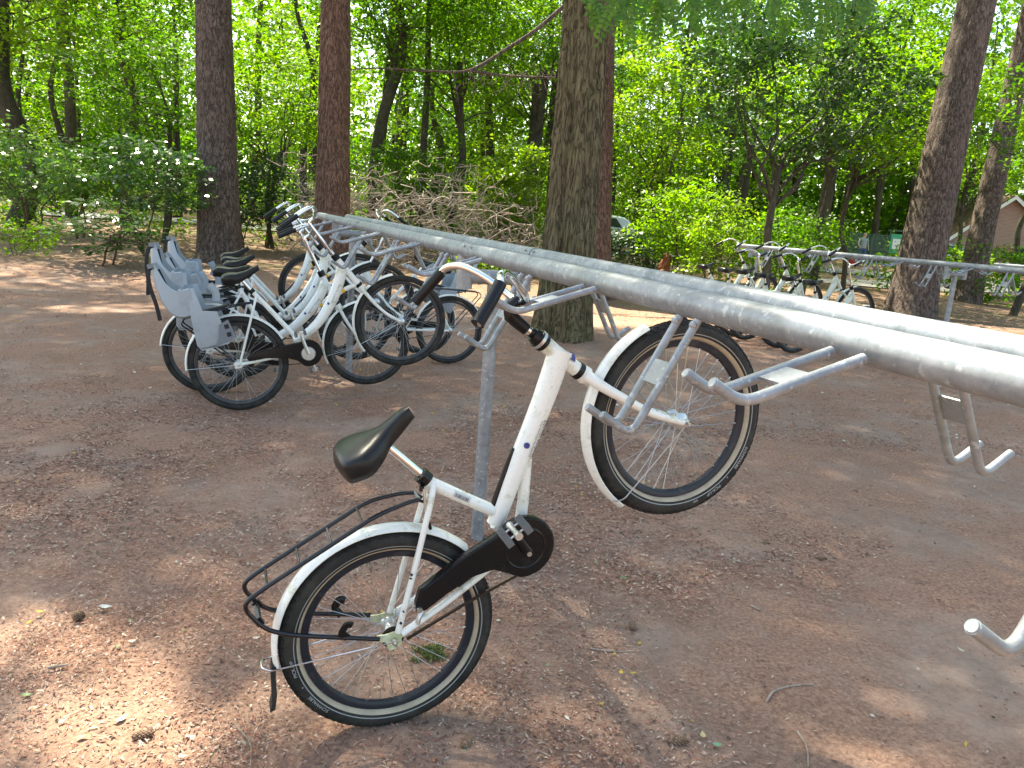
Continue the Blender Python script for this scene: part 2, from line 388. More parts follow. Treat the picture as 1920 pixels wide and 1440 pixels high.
# ------------------------------------------------------------------ bike racks
TAZ, TSL = R(-22.12), R(1.01)
D = V(math.sin(TAZ) * math.cos(TSL), math.cos(TAZ) * math.cos(TSL), math.sin(TSL)); DH = V(math.sin(TAZ), math.cos(TAZ), 0)
N = V(math.cos(TAZ), -math.sin(TAZ), 0)
T0 = V(.70016, 1.28, 1.43104); TS, TR = .299, .0365
def hook_mesh(kind):
    """rods leave the tube along +Y (outwards); X is along the tube"""
    r = .0102
    if kind == 'shallow': p = [(0, .02, -.018), (0, .272, -.096), (0, .335, -.060)]
    else: p = [(0, .012, -.030), (0, .163, -.310), (0, .245, -.258)]
    mb = MB()
    for sx in (-1, 1):
        q = [(sx * .0385, y, z) for _, y, z in p]; mb.tube(fillet(q, .036, 7), r, 14)
        e = V(*q[-1]); d = e - V(*q[-2]); d /= np.linalg.norm(d); mb.tube([e - d * .004, e + d * .003], [r * 1.05, r * .8], 14)
        a = V(*q[0]); mb.sphere(a + V(0, .012, -.006 if kind == 'shallow' else -.012), (r * 1.2, r * .95, r * 1.1), 10, 6)
    me = bpy.data.meshes.new('hook'); me.from_pydata(np.concatenate(mb.v).tolist(), [], mb.f)
    pb = MB(); a, b = V(*p[0]), V(*p[1]); d = (b - a) / np.linalg.norm(b - a); c = a + (b - a) * (.54 if kind == 'shallow' else .48)
    nrm = np.cross(V(1, 0, 0), d); rot = np.stack([V(1, 0, 0), d, nrm], 1); pb.box(c + nrm * .003, (.062, .062, .005), rot)
    pm = bpy.data.meshes.new('plate'); pm.from_pydata(np.concatenate(pb.v).tolist(), [], pb.f)
    for m_ in (me, pm):
        m_.materials.append(M['galv']); bm = bmesh.new(); bm.from_mesh(m_); bmesh.ops.recalc_face_normals(bm, faces=bm.faces); bm.to_mesh(m_); bm.free()
        m_.polygons.foreach_set('use_smooth', [True] * len(m_.polygons)); m_.set_sharp_from_angle(angle=R(40))
    return me, pm
HOOK = {k: hook_mesh(k) for k in ('shallow', 'steep')}
def make_rack(label, o0, t0, t1, posts, near, far, dvec=D, seams=()):
    dh = V(dvec[0], dvec[1], 0); dh /= np.linalg.norm(dh); nn = V(dh[1], -dh[0], 0)
    base = o0 + dvec * posts[0] + nn * TS / 2; base[2] = gz(base[0], base[1])
    root = empty('bicycle_rack', base); tag(root, label, 'bike rack', 'galvanised bicycle racks')
    for s in (0, TS):
        ts = np.linspace(t0 - (.12 if s else 0), t1, 60); wob = .0015 * np.sin(ts * 1.9 + s * 9)
        path = o0 + nn * s + ts[:, None] * dvec + wob[:, None] * nn
        tb = MB().tube(path, TR, 36).build('top_tube', 'galv', root, base)
        for q in seams:
            c = o0 + nn * s + dvec * q
            MB().tube([c - dvec * .007, c + dvec * .007], TR + .0025, 36).build('weld_seam', 'galv', tb, base)
            for k in (-1, 1):
                p = c + dvec * k * .05 - nn * TR * .86 + V(0, 0, TR * .62); u = -nn * .86 + V(0, 0, .5)
                MB().tube([p - u * .004, p + u * .008], .006, 6).build('bolt', 'steel', tb, base)
    for t in posts:
        c = o0 + dvec * t + nn * TS / 2; zb = gz(c[0], c[1]); cz = c[2] - .118
        MB().tube([(c[0], c[1], zb - .05), (c[0], c[1], cz - .02)], .0315, 28).build('post', 'galv', root, base)
        MB().tube([c - nn * (TS / 2 - .02) - V(0, 0, .118), c + nn * (TS / 2 - .02) - V(0, 0, .118)], .034, 28).build('cross_tube', 'galv', root, base)
        for s in (-1, 1):
            p = c + nn * s * TS / 2; MB().tube([p - V(0, 0, .02), p - V(0, 0, .178)], .0385, 28).build('bracket', 'galv', root, base)
    az = math.atan2(dh[1], dh[0])
    for side, lst in ((1, near), (-1, far)):
        for kind, t in lst:
            p = o0 + dvec * t + (nn * TS if side < 0 else 0)
            out = -nn * side; p = p + out * (TR - .012)
            h = bpy.data.objects.new('hook', HOOK[kind][0]); COL.objects.link(h); h.parent = root
            h.location = p - base; h.rotation_euler = (0, 0, az if side > 0 else az + math.pi)
            k = bpy.data.objects.new('plate', HOOK[kind][1]); COL.objects.link(k); k.parent = h
    return root
SH = [.1425 + 1.045 * i for i in range(-1, 8)]; ST = [.66 + 1.045 * i for i in range(-1, 7)]; ST[0] = -.378
make_rack('long galvanised double-tube bike rack running past the hanging white bike', T0, -2.4, 7.62, [2.55, 6.44, -1.5],
          [('shallow', t) for t in SH if t < 7.6] + [('steep', t) for t in ST],
          [('steep', t) for t in (.262, 1.93, 2.97, 4.02, 5.06, 6.1, 7.1)] + [('shallow', t) for t in (2.45, 3.5, 4.54, 5.58, 6.62)], seams=(2.42, 5.2))
# second rack, farther off to the right, and the start of a third
F0 = atd(1392, 461, 13.5); F0 = F0 + V(0, 0, 0)
DF = -D.copy(); DF[2] = -.008      # runs from its far end towards the camera side
def far_o(t): return F0 + DF * t
FA = F0 + DF * 9.0; DF2 = -DF
make_rack('second galvanised bike rack under the big leaning trunk, bikes on its end', FA, 0., 9.12, [8.75, 4.87, 1.0],
          [('shallow', 9.0 - t) for t in (.30, 1.345, 2.39, 3.435, 4.48, 5.52, 6.57)] + [('steep', 9.0 - t) for t in (.82, 1.87, 2.91, 3.96, 5.0, 6.05)],
          [('steep', 9.0 - t) for t in (.5, 1.6, 2.6, 3.7, 4.7)] + [('shallow', 9.0 - t) for t in (1.05, 2.1, 3.1, 4.2)], dvec=DF2)
T3A = atd(1868, 497, 12.4)
make_rack('short end of third galvanised bike rack showing at the right edge', T3A + V(.5, -1.23, -.01), -2.2, 1.35, [.35],
          [('shallow', .8), ('shallow', -.2)], [('steep', .5)], dvec=V(D[0], D[1], .01))

# ------------------------------------------------------------------ bicycles
def circle_pts(c, r, a0, a1, n): a = np.radians(np.linspace(a0, a1, n)); return [(c[0] + r * math.cos(t), c[1] + r * math.sin(t)) for t in a]
def make_wheel(root, c, Rw, sr, cream, mtx, rng, letters=None, tread=True, spokes=36, hubw=.05):
    wh = empty('wheel', (0, 0, 0), root, mtx @ Matrix.Translation((c[0], 0, c[1])))
    rc = Rw - sr
    prof = [(rc + sr * math.cos(t), sr * math.sin(t) * .98) for t in np.linspace(-2.45, 2.45, 25)]
    MB().lathe(prof, 96).build('tyre', 'rubber', wh)
    if tread:
        tb = MB()
        nblk = 78
        for row, (yy, wd) in enumerate(((-.019, .008), (-.0075, .0095), (.0075, .0095), (.019, .008))):
            yy *= sr / .028; rr = rc + math.sqrt(max(1e-6, sr * sr - yy * yy)); tilt = math.atan2(yy, rr - rc)
            for k in range(nblk):
                a = 2 * math.pi * (k + .5 * (row % 2)) / nblk; er = V(math.cos(a), 0, math.sin(a)); et = V(-math.sin(a), 0, math.cos(a)); ey = V(0, 1, 0)
                nr = er * math.cos(tilt) + ey * math.sin(tilt); nl = ey * math.cos(tilt) - er * math.sin(tilt)
                sk = .35 * (1 if row < 2 else -1); e2 = et + nl * sk; e2 /= np.linalg.norm(e2)
                tb.box(er * rr * 1. + ey * yy - er * 0 + nr * .0003, (.0205 * Rw / .335, wd, .0042), np.stack([e2, np.cross(nr, e2), nr], 1))
        t = tb.build('tread', 'tread', wh, smooth=False); t['kind'] = 'stuff'
    y_at = lambda r: math.sqrt(max(1e-7, sr * sr - (r - rc) ** 2)) * .98
    for s in (-1, 1):
        if cream:
            rs = np.linspace(Rw - .0665, Rw - .0495, 5); MB().lathe([(r, s * (y_at(r) + .0011)) for r in rs], 96).build('sidewall_band', 'cream', wh)
        rs = np.linspace(Rw - .0425, Rw - .0395, 2) if cream else np.linspace(Rw - .046, Rw - .0425, 2)
        MB().lathe([(r, s * (y_at(r) + .0009)) for r in rs], 96).build('reflective_line', 'reflect' if cream else 'rubber', wh)
    ri = Rw - 2 * sr - .005
    rm = MB().lathe([(ri + .006, -.014), (ri - .006, -.0135), (ri - .016, -.008), (ri - .019, 0), (ri - .016, .008), (ri - .006, .0135), (ri + .006, .014)], 96).build('rim', 'rimblack' if cream else 'rimdark', wh)
    sp = MB(); hr = .024
    for k in range(spokes):
        a = 2 * math.pi * k / spokes; s = 1 if k % 2 else -1; off = R(58) * (1 if (k // 2) % 2 else -1)
        p0 = V(hr * math.cos(a + off), s * .026, hr * math.sin(a + off)); p1 = V((ri - .016) * math.cos(a), s * .003, (ri - .016) * math.sin(a))
        sp.tube([p0, p1], .0011, 4, False); d = (p0 - p1) / np.linalg.norm(p0 - p1); sp.tube([p1 - d * .002, p1 + d * .011], .0021, 5)
    s_ = sp.build('spokes', 'steel', wh); s_['kind'] = 'stuff'
    MB().lathe([(.006, -.04), (.012, -.038), (.027, -.03), (.027, -.022), (.017, -.018), (.017, .018), (.027, .022), (.027, .03), (.012, .038), (.006, .04)], 24).build('hub', 'alu', wh)
    ax = MB().lathe([(.001, -hubw - .03), (.0055, -hubw - .03), (.0055, -hubw - .014), (.010, -hubw - .013), (.010, -hubw - .003), (.0055, -hubw), (.0055, hubw), (.010, hubw + .003), (.010, hubw + .013), (.0055, hubw + .014), (.0055, hubw + .03), (.001, hubw + .03)], 16)
    ax.build('axle', 'steel', wh)
    if letters:
        for txt, ac, h in letters:
            v, f = text_verts(txt); r0 = Rw - .0355
            th = R(ac) - v[:, 0] * h * 1.12 / r0; rr = r0 + v[:, 1] * h
            yy = np.array([y_at(r) for r in rr]) + .0011
            q = np.stack([rr * np.cos(th), -yy, rr * np.sin(th)], 1); lb = MB(); lb.add(q, f); lb.build('lettering', 'letter', wh, smooth=False)
    return wh
M['rimdark'] = m_dusty('grey_black_rim', (.05, .05, .055), .35, lo=.5, hi=.8, amt=.3)
def fender(root, name, c, r, a0, a1, wd, m, mtx=None, n=40):
    rings = []
    for a in np.radians(np.linspace(a0, a1, n)):
        er = V(math.cos(a), 0, math.sin(a)); cc = V(c[0], 0, c[1]); o, i = [], []
        for y in np.linspace(-1, 1, 9):
            hh = .014 * (1 - y * y) ** .7
            o.append(cc + er * (r + hh) + V(0, y * wd / 2, 0)); i.append(cc + er * (r + hh - .0025) + V(0, y * (wd / 2 - .002), 0))
        rings.append(np.array(o + i[::-1]))
    return MB().grid(rings, True, True, True).build(name, m, root, mtx=mtx)
def make_saddle(root, pts, m):
    """pts: (x, top z, half width, skirt depth)"""
    rings = []
    for x, z, hw, sk in pts:
        ring = []
        for a in np.linspace(0, math.pi, 13):                 # over the top, right to left
            ring.append((x, -hw * math.cos(a), z - .022 * (1 - math.sin(a)) * min(1, hw / .05)))
        for y, dz in ((hw * 1.0, -sk * .55), (hw * .82, -sk), (hw * .4, -sk * .9), (-hw * .4, -sk * .9), (-hw * .82, -sk), (-hw * 1.0, -sk * .55)):
            ring.append((x, y, z - .022 + dz * .8))
        rings.append(np.array(ring))
    K = []
    for j in range(len(rings[0])): K.append(spline([r[j] for r in rings], 4))
    rings = [np.array([K[j][i] for j in range(len(K))]) for i in range(len(K[0]))]
    return MB().grid(rings, True, True, True).build('saddle', m, root, angle=70)
def flat_text(root, txt, org, ux, uy, h, m, par_name='lettering', bend=None):
    v, f = text_verts(txt); org, ux, uy = V(*org), V(*ux), V(*uy); nn = np.cross(ux, uy)
    q = org + np.outer(v[:, 0] * h, ux) + np.outer(v[:, 1] * h, uy)
    if bend: 
        s = v[:, 1] * h + bend[1]; an = s / bend[0]
        q = org + np.outer(v[:, 0] * h, ux) + np.outer(bend[0] * np.sin(an), uy) + np.outer(bend[0] * np.cos(an) - bend[0], nn)
    mb = MB(); mb.add(q, f); return mb.build(par_name, m, root, smooth=False)
def disc(root, name, org, ux, uy, r, m, bend=None, off=0.):
    org, ux, uy = V(*org), V(*ux), V(*uy); nn = np.cross(ux, uy); vs_ = [(0, 0)] + [(r * math.cos(t), r * math.sin(t)) for t in np.linspace(0, 2 * math.pi, 25)[:-1]]
    q = []
    for a, b in vs_:
        if bend: an = (b + bend[1]) / bend[0]; q.append(org + ux * a + uy * bend[0] * math.sin(an) + nn * (bend[0] * math.cos(an) - bend[0] + off))
        else: q.append(org + ux * a + uy * b + nn * off)
    mb = MB(); mb.add(q, [[0, i, i % 24 + 1] for i in range(1, 25)]); return mb.build(name, m, root, smooth=False)
def make_pedal(root, c, name='pedal', rough=True):
    p = empty(name, c, root)
    MB().lathe([(.001, -.045), (.012, -.045), (.013, -.03), (.009, -.02), (.009, .02), (.012, .03), (.012, .04), (.001, .04)], 16).build('spindle', 'alu', p)
    for s in (-1, 1):
        b = MB().box((s * .034, -.004, 0), (.022, .085, .024))
        for k in range(9):
            for z in (-1, 1): b.box((s * .034, -.04 + k * .009, z * .0128), (.018, .004, .004))
        b.build('rubber_block', 'padrub', p, smooth=False)
        for y in (-.025, .02): MB().tube([(0, y, 0), (s * .03, y, 0)], .0035, 6).build('pin', 'steel', p)
    return p
M['padrub'] = mat('pedal_rubber', (.13, .13, .13), .8)
def place_bike(root, hub, az, pitch, lean, Rw):
    h = V(math.sin(az), math.cos(az), 0); l = V(-h[1], h[0], 0); up = math.cos(lean) * V(0, 0, 1) + math.sin(lean) * l; n_ = np.cross(h, up)
    e1 = math.cos(pitch) * h + math.sin(pitch) * up; e3 = -math.sin(pitch) * h + math.cos(pitch) * up; e2 = -n_
    t = V(*hub) - e3 * Rw
    root.matrix_basis = Matrix(((e1[0], e2[0], e3[0], t[0]), (e1[1], e2[1], e3[1], t[1]), (e1[2], e2[2], e3[2], t[2]), (0, 0, 0, 1)))
def lift(root, Rw):
    for ch in root.children: ch.matrix_basis = Matrix.Translation((0, 0, Rw)) @ ch.matrix_basis
def steer_matrix(p0, p1, ang):
    a = Vector((p1[0] - p0[0], 0, p1[1] - p0[1])).normalized(); T = Matrix.Translation((p0[0], 0, p0[1]))
    return T @ Matrix.Rotation(ang, 4, a) @ T.inverted()
I4 = Matrix.Identity(4)
def xz(*p): return [(a, 0, b) for a, b in p]

def make_youth_bike():
    Rw, WB = .335, 1.1588
    b = empty('bicycle'); S = steer_matrix((.93, .379), (.895, .475), R(3.4))
    f = MB()
    # frame: fat down tube, seat tube, lower strut, stays, head tube
    dt = spline(xz((.922, .452), (.78, .335), (.60, .20), (.455, .085)), 6); f.tube(dt, np.linspace(.0385, .0275, len(dt)), 28)
    f.tube(xz((.352, .352), (.42, .225), (.492, .095)), [.0195, .0195, .0195], 20)
    f.tube(xz((.655, .215), (.575, .10), (.50, .0)), [.0175, .0185, .02], 18)
    f.tube(xz((.46, .09), (.487, -.01)), .024, 18)
    f.tube(xz((.886, .498), (.900, .46), (.932, .374), (.939, .356)), [.0265, .0245, .0245, .027], 28)
    f.tube([(.487, -.04, -.01), (.487, .04, -.01)], .027, 20)
    for s in (-1, 1):
        f.tube(spline([(.365, s * .012, .335), (.33, s * .035, .30), (.155, s * .055, .135), (.022, s * .062, .012)], 5), .0098, 12)
        f.tube(spline([(.43, s * .028, -.012), (.33, s * .045, -.008), (.18, s * .056, -.006), (.03, s * .062, .0)], 5), .0112, 12)
    f.tube([(.33, -.036, .30), (.33, .036, .30)], .008, 8)
    fr = f.build('frame', 'white', b)
    for s in (-1, 1):
        MB().prism([(-.03, .045), (-.012, .032), (.012, .022), (.035, .012), (.048, -.008), (.02, -.012), (.012, -.028), (-.012, -.03), (-.03, -.02), (-.024, .01), (-.042, .03)], s * .060 - .003, s * .060 + .003).build('dropout', 'dropw', b, smooth=False)
    for q, (cx_, cy_, cz_, rr_) in enumerate(((.158, -.0645, .150, .006), (.150, -.0648, .142, .0045), (.075, -.0700, .066, .0042), (.048, -.0708, .038, .005))):
        a0 = random.uniform(0, 6); v_ = [(cx_, cy_ - .0004, cz_)] + [(cx_ + rr_ * random.uniform(.6, 1.2) * math.cos(t + a0) * .8, cy_ - .0002, cz_ + rr_ * random.uniform(.7, 1.5) * math.sin(t + a0)) for t in np.linspace(0, 2 * math.pi, 10)[:-1]]
        mb = MB(); mb.add(v_, [[0, i, i % 9 + 1] for i in range(1, 10)]); mb.build('paint_chip', 'blue_black', fr, smooth=False)
    # black protector strip on the down tube, badges, print, barcode sticker
    d = V(.455 - .922, 0, .085 - .452); d /= np.linalg.norm(d); up = V(d[2], 0, -d[0]); up = up if up[2] > 0 else -up
    ps = [V(*p) for p in xz((.655, .241), (.60, .2), (.52, .137), (.475, .101))]; MB().tube([p + up * (.0335 - .008 * i / 3) for i, p in enumerate(ps)], [.006, .010, .011, .011], 10).build('cable_cover', 'guard', fr)
    q0 = V(.70, 0, .272); uu = -d; side = V(0, -1, 0); rr = .0352; vv = np.cross(side, uu)  # text up direction on the right flank
    flat_text(fr, 'Stichting Het Nationale Park', q0 + side * (rr + .0007), uu, vv, .0105, 'ink', bend=(rr + .0012, -.010))
    flat_text(fr, 'DE HOGE VELUWE', q0 + side * (rr + .0007), uu, vv, .0155, 'ink', bend=(rr + .0012, -.024))
    q1 = V(.676, 0, .256)
    disc(fr, 'badge', q1 + side * (rr + .0006), uu, vv, .0098, 'blue', bend=(rr + .0010, .012))
    flat_text(fr, 'V', q1 + side * (rr + .0016), vv, -uu, .012, 'labelw', 'badge_mark')
    hb = V(.918, 0, .41); hu = V(-.342, 0, .94); fw = V(.94, 0, .342); bs = (fw * .75 + side * .66); bs /= np.linalg.norm(bs)
    sx = np.cross(hu, bs); disc(fr, 'head_badge', hb + bs * .0252, hu, sx, .017, 'blue', bend=(.0256, 0)); flat_text(fr, 'S', hb + bs * .0262, sx, hu, .024, 'labelw', 'badge_mark')
    sdir = V(.492 - .352, 0, .095 - .352); sdir /= np.linalg.norm(sdir); sv = np.cross(side, sdir); sc_ = V(.412, 0, .24) + side * .0200
    def patch(cu, cv, w_, h_, m, name, off):
        pts = []; 
        for a in (-1, 1):
            for k in np.linspace(-1, 1, 6):
                an = (cv + k * h_ / 2) / .0198; pts.append(sc_ + sdir * (cu + a * w_ / 2) + sv * .0198 * math.sin(an) + side * (.0198 * math.cos(an) - .0198 + off))
        mb = MB(); mb.add(pts, [[i, i + 1, i + 7, i + 6] for i in range(5)]); return mb.build(name, m, fr, smooth=False)
    patch(0, .006, .060, .022, 'labelw', 'barcode_label', .0006)
    x = -.026; rg = random.Random(3); bars = []
    while x < .024:
        ww = rg.choice((.0008, .0013, .002)); patch(x + ww / 2, .003, ww, .012, 'ink', 'barcode_bar', .0011); x += ww + rg.choice((.0009, .0014, .002))
    # seat post, clamp, saddle
    MB().tube(xz((.360, .345), (.318, .515)), .0135, 24).build('seat_post', 'chrome', b)
    cl = MB(); cl.tube(xz((.357, .348), (.350, .378)), .0245, 24); cl.tube([(.352, -.028, .365), (.352, .02, .365)], .008, 8); cl.tube([(.335, -.02, .352), (.325, -.022, .340)], .008, 8); cb = cl.build('seat_clamp', 'guard', b)
    MB().tube([(.335, -.028, .345), (.315, -.034, .31), (.296, -.036, .272)], [.0048, .0045, .004], 8).build('lever', 'steel', cb)
    MB().tube([(.300, -.037, .280), (.282, -.038, .225)], .0052, 8).build('lever_grip', 'guard', cb)
    make_saddle(b, [(.166, .562, .035, .030), (.176, .577, .080, .058), (.196, .590, .102, .076), (.240, .588, .108, .082), (.285, .581, .080, .066), (.325, .577, .045, .045), (.370, .580, .030, .036), (.410, .585, .024, .028), (.432, .582, .016, .018)], 'saddle')
    # headset, stem, bars
    hd = MB(); hd.tube(xz((.874, .530), (.884, .502)), .030, 24); hd.tube(xz((.868, .548), (.874, .530)), [.022, .026], 24); hd.build('headset', 'guard', b)
    MB().tube(xz((.877, .524), (.8805, .514)), .0308, 24).build('headset_ring', 'alu', b)
    MB().tube(xz((.934, .369), (.941, .352)), .0285, 24).build('crown_race', 'guard', b)
    MB().tube(xz((.880, .515), (.846, .610)), .0132, 20).build('stem_quill', 'chrome', b, mtx=S)
    MB().tube(xz((.873, .541), (.865, .560)), .0165, 18).build('spacer', 'guard', b, mtx=S)
    sm = MB(); sm.tube(xz((.857, .572), (.842, .615), (.835, .642)), [.0185, .0205, .021], 16); sm.tube(fillet(xz((.832, .628), (.845, .660), (.882, .662)), .02), [.0185] * 6 + [.02], 14); sm.build('stem', 'guard', b, mtx=S)
    pts = [(.878, .0, .658), (.885, .045, .660), (.880, .085, .690), (.862, .125, .748), (.835, .175, .798), (.805, .225, .815), (.775, .262, .803), (.72, .282, .782), (.665, .300, .764)]
    P = spline([(x, -y, z) for x, y, z in pts[::-1]] + pts[1:], 6); hbar = MB().tube(P, .0112, 18).build('handlebar', 'chrome', b, mtx=S)
    for s in (-1, 1):
        gp = spline([(.783, s * .257, .806), (.735, s * .276, .788), (.665, s * .300, .764)], 8)
        MB().tube(gp, [.0175] * 4 + [.0172] * (len(gp) - 5) + [.0185], 22).build('grip', 'grip', b, mtx=S)
    # fork and front wheel
    fk = MB(); fk.tube(xz((.938, .366), (.951, .330)), [.025, .03], 20)
    for s in (-1, 1): fk.tube(spline([(.948, s * .022, .338), (.965, s * .052, .290), (1.005, s * .060, .215), (1.07, s * .060, .105), (1.150, s * .058, .008)], 6), np.linspace(.0195, .011, 25), 18)
    fk.build('fork', 'white', b, mtx=S)
    fender(b, 'front_mudguard', (WB, 0), .343, 82, 201, .062, 'white', S)
    st = MB()
    for s in (-1, 1): st.tube(fillet([(1.15, s * .055, -.012), (.845, s * .042, -.095), (.815, s * .03, -.085), (.812, 0, -.08)], .015), .0022, 6)
    st.build('mudguard_stay', 'steel', b, mtx=S)
    make_wheel(b, (WB, 0), Rw, .0315, True, S, None, [('SCHWALBE', -63, .0150), ('\u00ab', -79, .012), ('PICK-UP', -92, .0150), ('IIIIII', -107, .011)])
    # rear wheel, mudguard, carrier
    make_wheel(b, (0, 0), Rw, .0315, True, I4, None, [('SCHWALBE', -171, .0145), ('\u00ab', 173.5, .012), ('PICK-UP', 160, .0145)], hubw=.066)
    fender(b, 'rear_mudguard', (0, 0), .343, 14, 157, .064, 'white')
    fl = MB(); fl.prism([(-.326, .152), (-.345, .13), (-.395, .05), (-.418, .028), (-.402, .024), (-.37, .062), (-.335, .12), (-.318, .142)], -.026, .026); fl.build('mud_flap', 'rubber', b)
    st = MB()
    for s in (-1, 1): st.tube(fillet([(.0, s * .064, -.008), (-.335, s * .036, .148), (-.352, s * .02, .165), (-.352, 0, .165)], .012), .0024, 6)
    st.build('mudguard_stay', 'chrome', b)
    ca = MB()
    for s in (-1, 1):
        ca.tube(fillet([(.305, s * .028, .325), (.27, s * .04, .345), (.175, s * .06, .378), (-.19, s * .06, .392), (-.268, s * .06, .39), (-.262, s * .062, .285), (-.215, s * .064, .22), (-.03, s * .072, .038)], .045, 8), .0070, 12)
    ca.tube([(.305, -.034, .326), (.305, .034, .326)], .006, 8)
    for s in (-1, 1): ca.tube([(.302, s * .03, .325), (.315, s * .02, .30)], .005, 8)
    cr = ca.build('carrier', 'black', b)
    for xx in (.135, .03, -.075, -.18): MB().tube([(xx, -.06, .381 + (.14 - xx) * .03), (xx, .06, .381 + (.14 - xx) * .03)], .0036, 8).build('cross_rod', 'black', cr)
    MB().box((-.262, 0, .315), (.014, .10, .012)).build('reflector_bracket', 'guard', cr)
    for s in (-1, 1):
        MB().box((-.262, s * .05, .312), (.022, .014, .026)).build('bracket_end', 'guard', cr)
        MB().tube(fillet([(-.10, s * .066, .104), (-.105, s * .076, .135), (-.075, s * .076, .15), (-.065, s * .074, .135)], .012), [.012] * 12, 8, flat=.35).build('frame_clip', 'guard', cr)
    # drive train
    g1 = circle_pts((.487, .0), .102, 112, -128, 34); poly = [(.106, .044), (.118, .068), (.152, .098), (.30, .104)] + g1 + [(.395, -.035), (.365, .006), (.30, .030), (.20, .036), (.118, .034)]
    gd = MB().prism(poly, -.086, -.050, .022).build('chain_guard', 'guard', b, angle=35)
    MB().lathe([(.062, -.0865), (.066, -.0885), (.071, -.0865)], 40, c=(.487, 0, 0)).build('guard_ring', 'guard', gd)
    MB().lathe([(.001, -.093), (.0085, -.093), (.0085, -.084)], 16, c=(.118, 0, .048)).build('guard_bolt', 'steel', gd)
    cr = MB(); cr.tube([(.487, -.100, -.01), (.486, -.104, .05), (.484, -.108, .118)], [.016, .0125, .0125], 12, flat=.6); cr.build('crank', 'guard', b)
    MB().lathe([(.001, -.112), (.008, -.112), (.009, -.100)], 14, c=(.487, 0, -.01)).build('crank_bolt', 'steel', b)
    cr = MB(); cr.tube([(.487, .075, -.01), (.488, .085, -.07), (.490, .09, -.138)], [.014, .012, .012], 12, flat=.6); cr.build('crank', 'guard', b)
    make_pedal(b, (.484, -.155, .120)); make_pedal(b, (.490, .14, -.140))
    ch = MB(); lo = spline(xz((.44, -.092), (.25, -.062), (.03, -.036)), 20)
    for k in range(len(lo) - 1):
        c = (lo[k] + lo[k + 1]) / 2; ch.box((c[0], -.046, c[2]), (.0125, .007 if k % 2 else .0045, .009), np.array([[.99, 0, .12], [0, 1, 0], [-.12, 0, .99]]))
    ch.build('chain', 'rust', b, smooth=False)['kind'] = 'stuff'
    MB().lathe([(.02, -.047), (.036, -.047), (.036, -.045), (.02, -.045)], 26).build('sprocket', 'rust', b)
    cb = MB(); cb.tube(spline([(.12, -.058, .02), (.10, -.064, .012), (.085, -.066, -.002)], 4), .008, 8); cb.build('brake_arm_clip', 'alu', b)
    lift(b, Rw); return b, Rw
M['blue_black'] = mat('bare_primer', (.012, .012, .02), .5)
M['dropw'] = m_paint('stained_white_paint', (.70, .72, .55), (.32, .36, .12), .42)

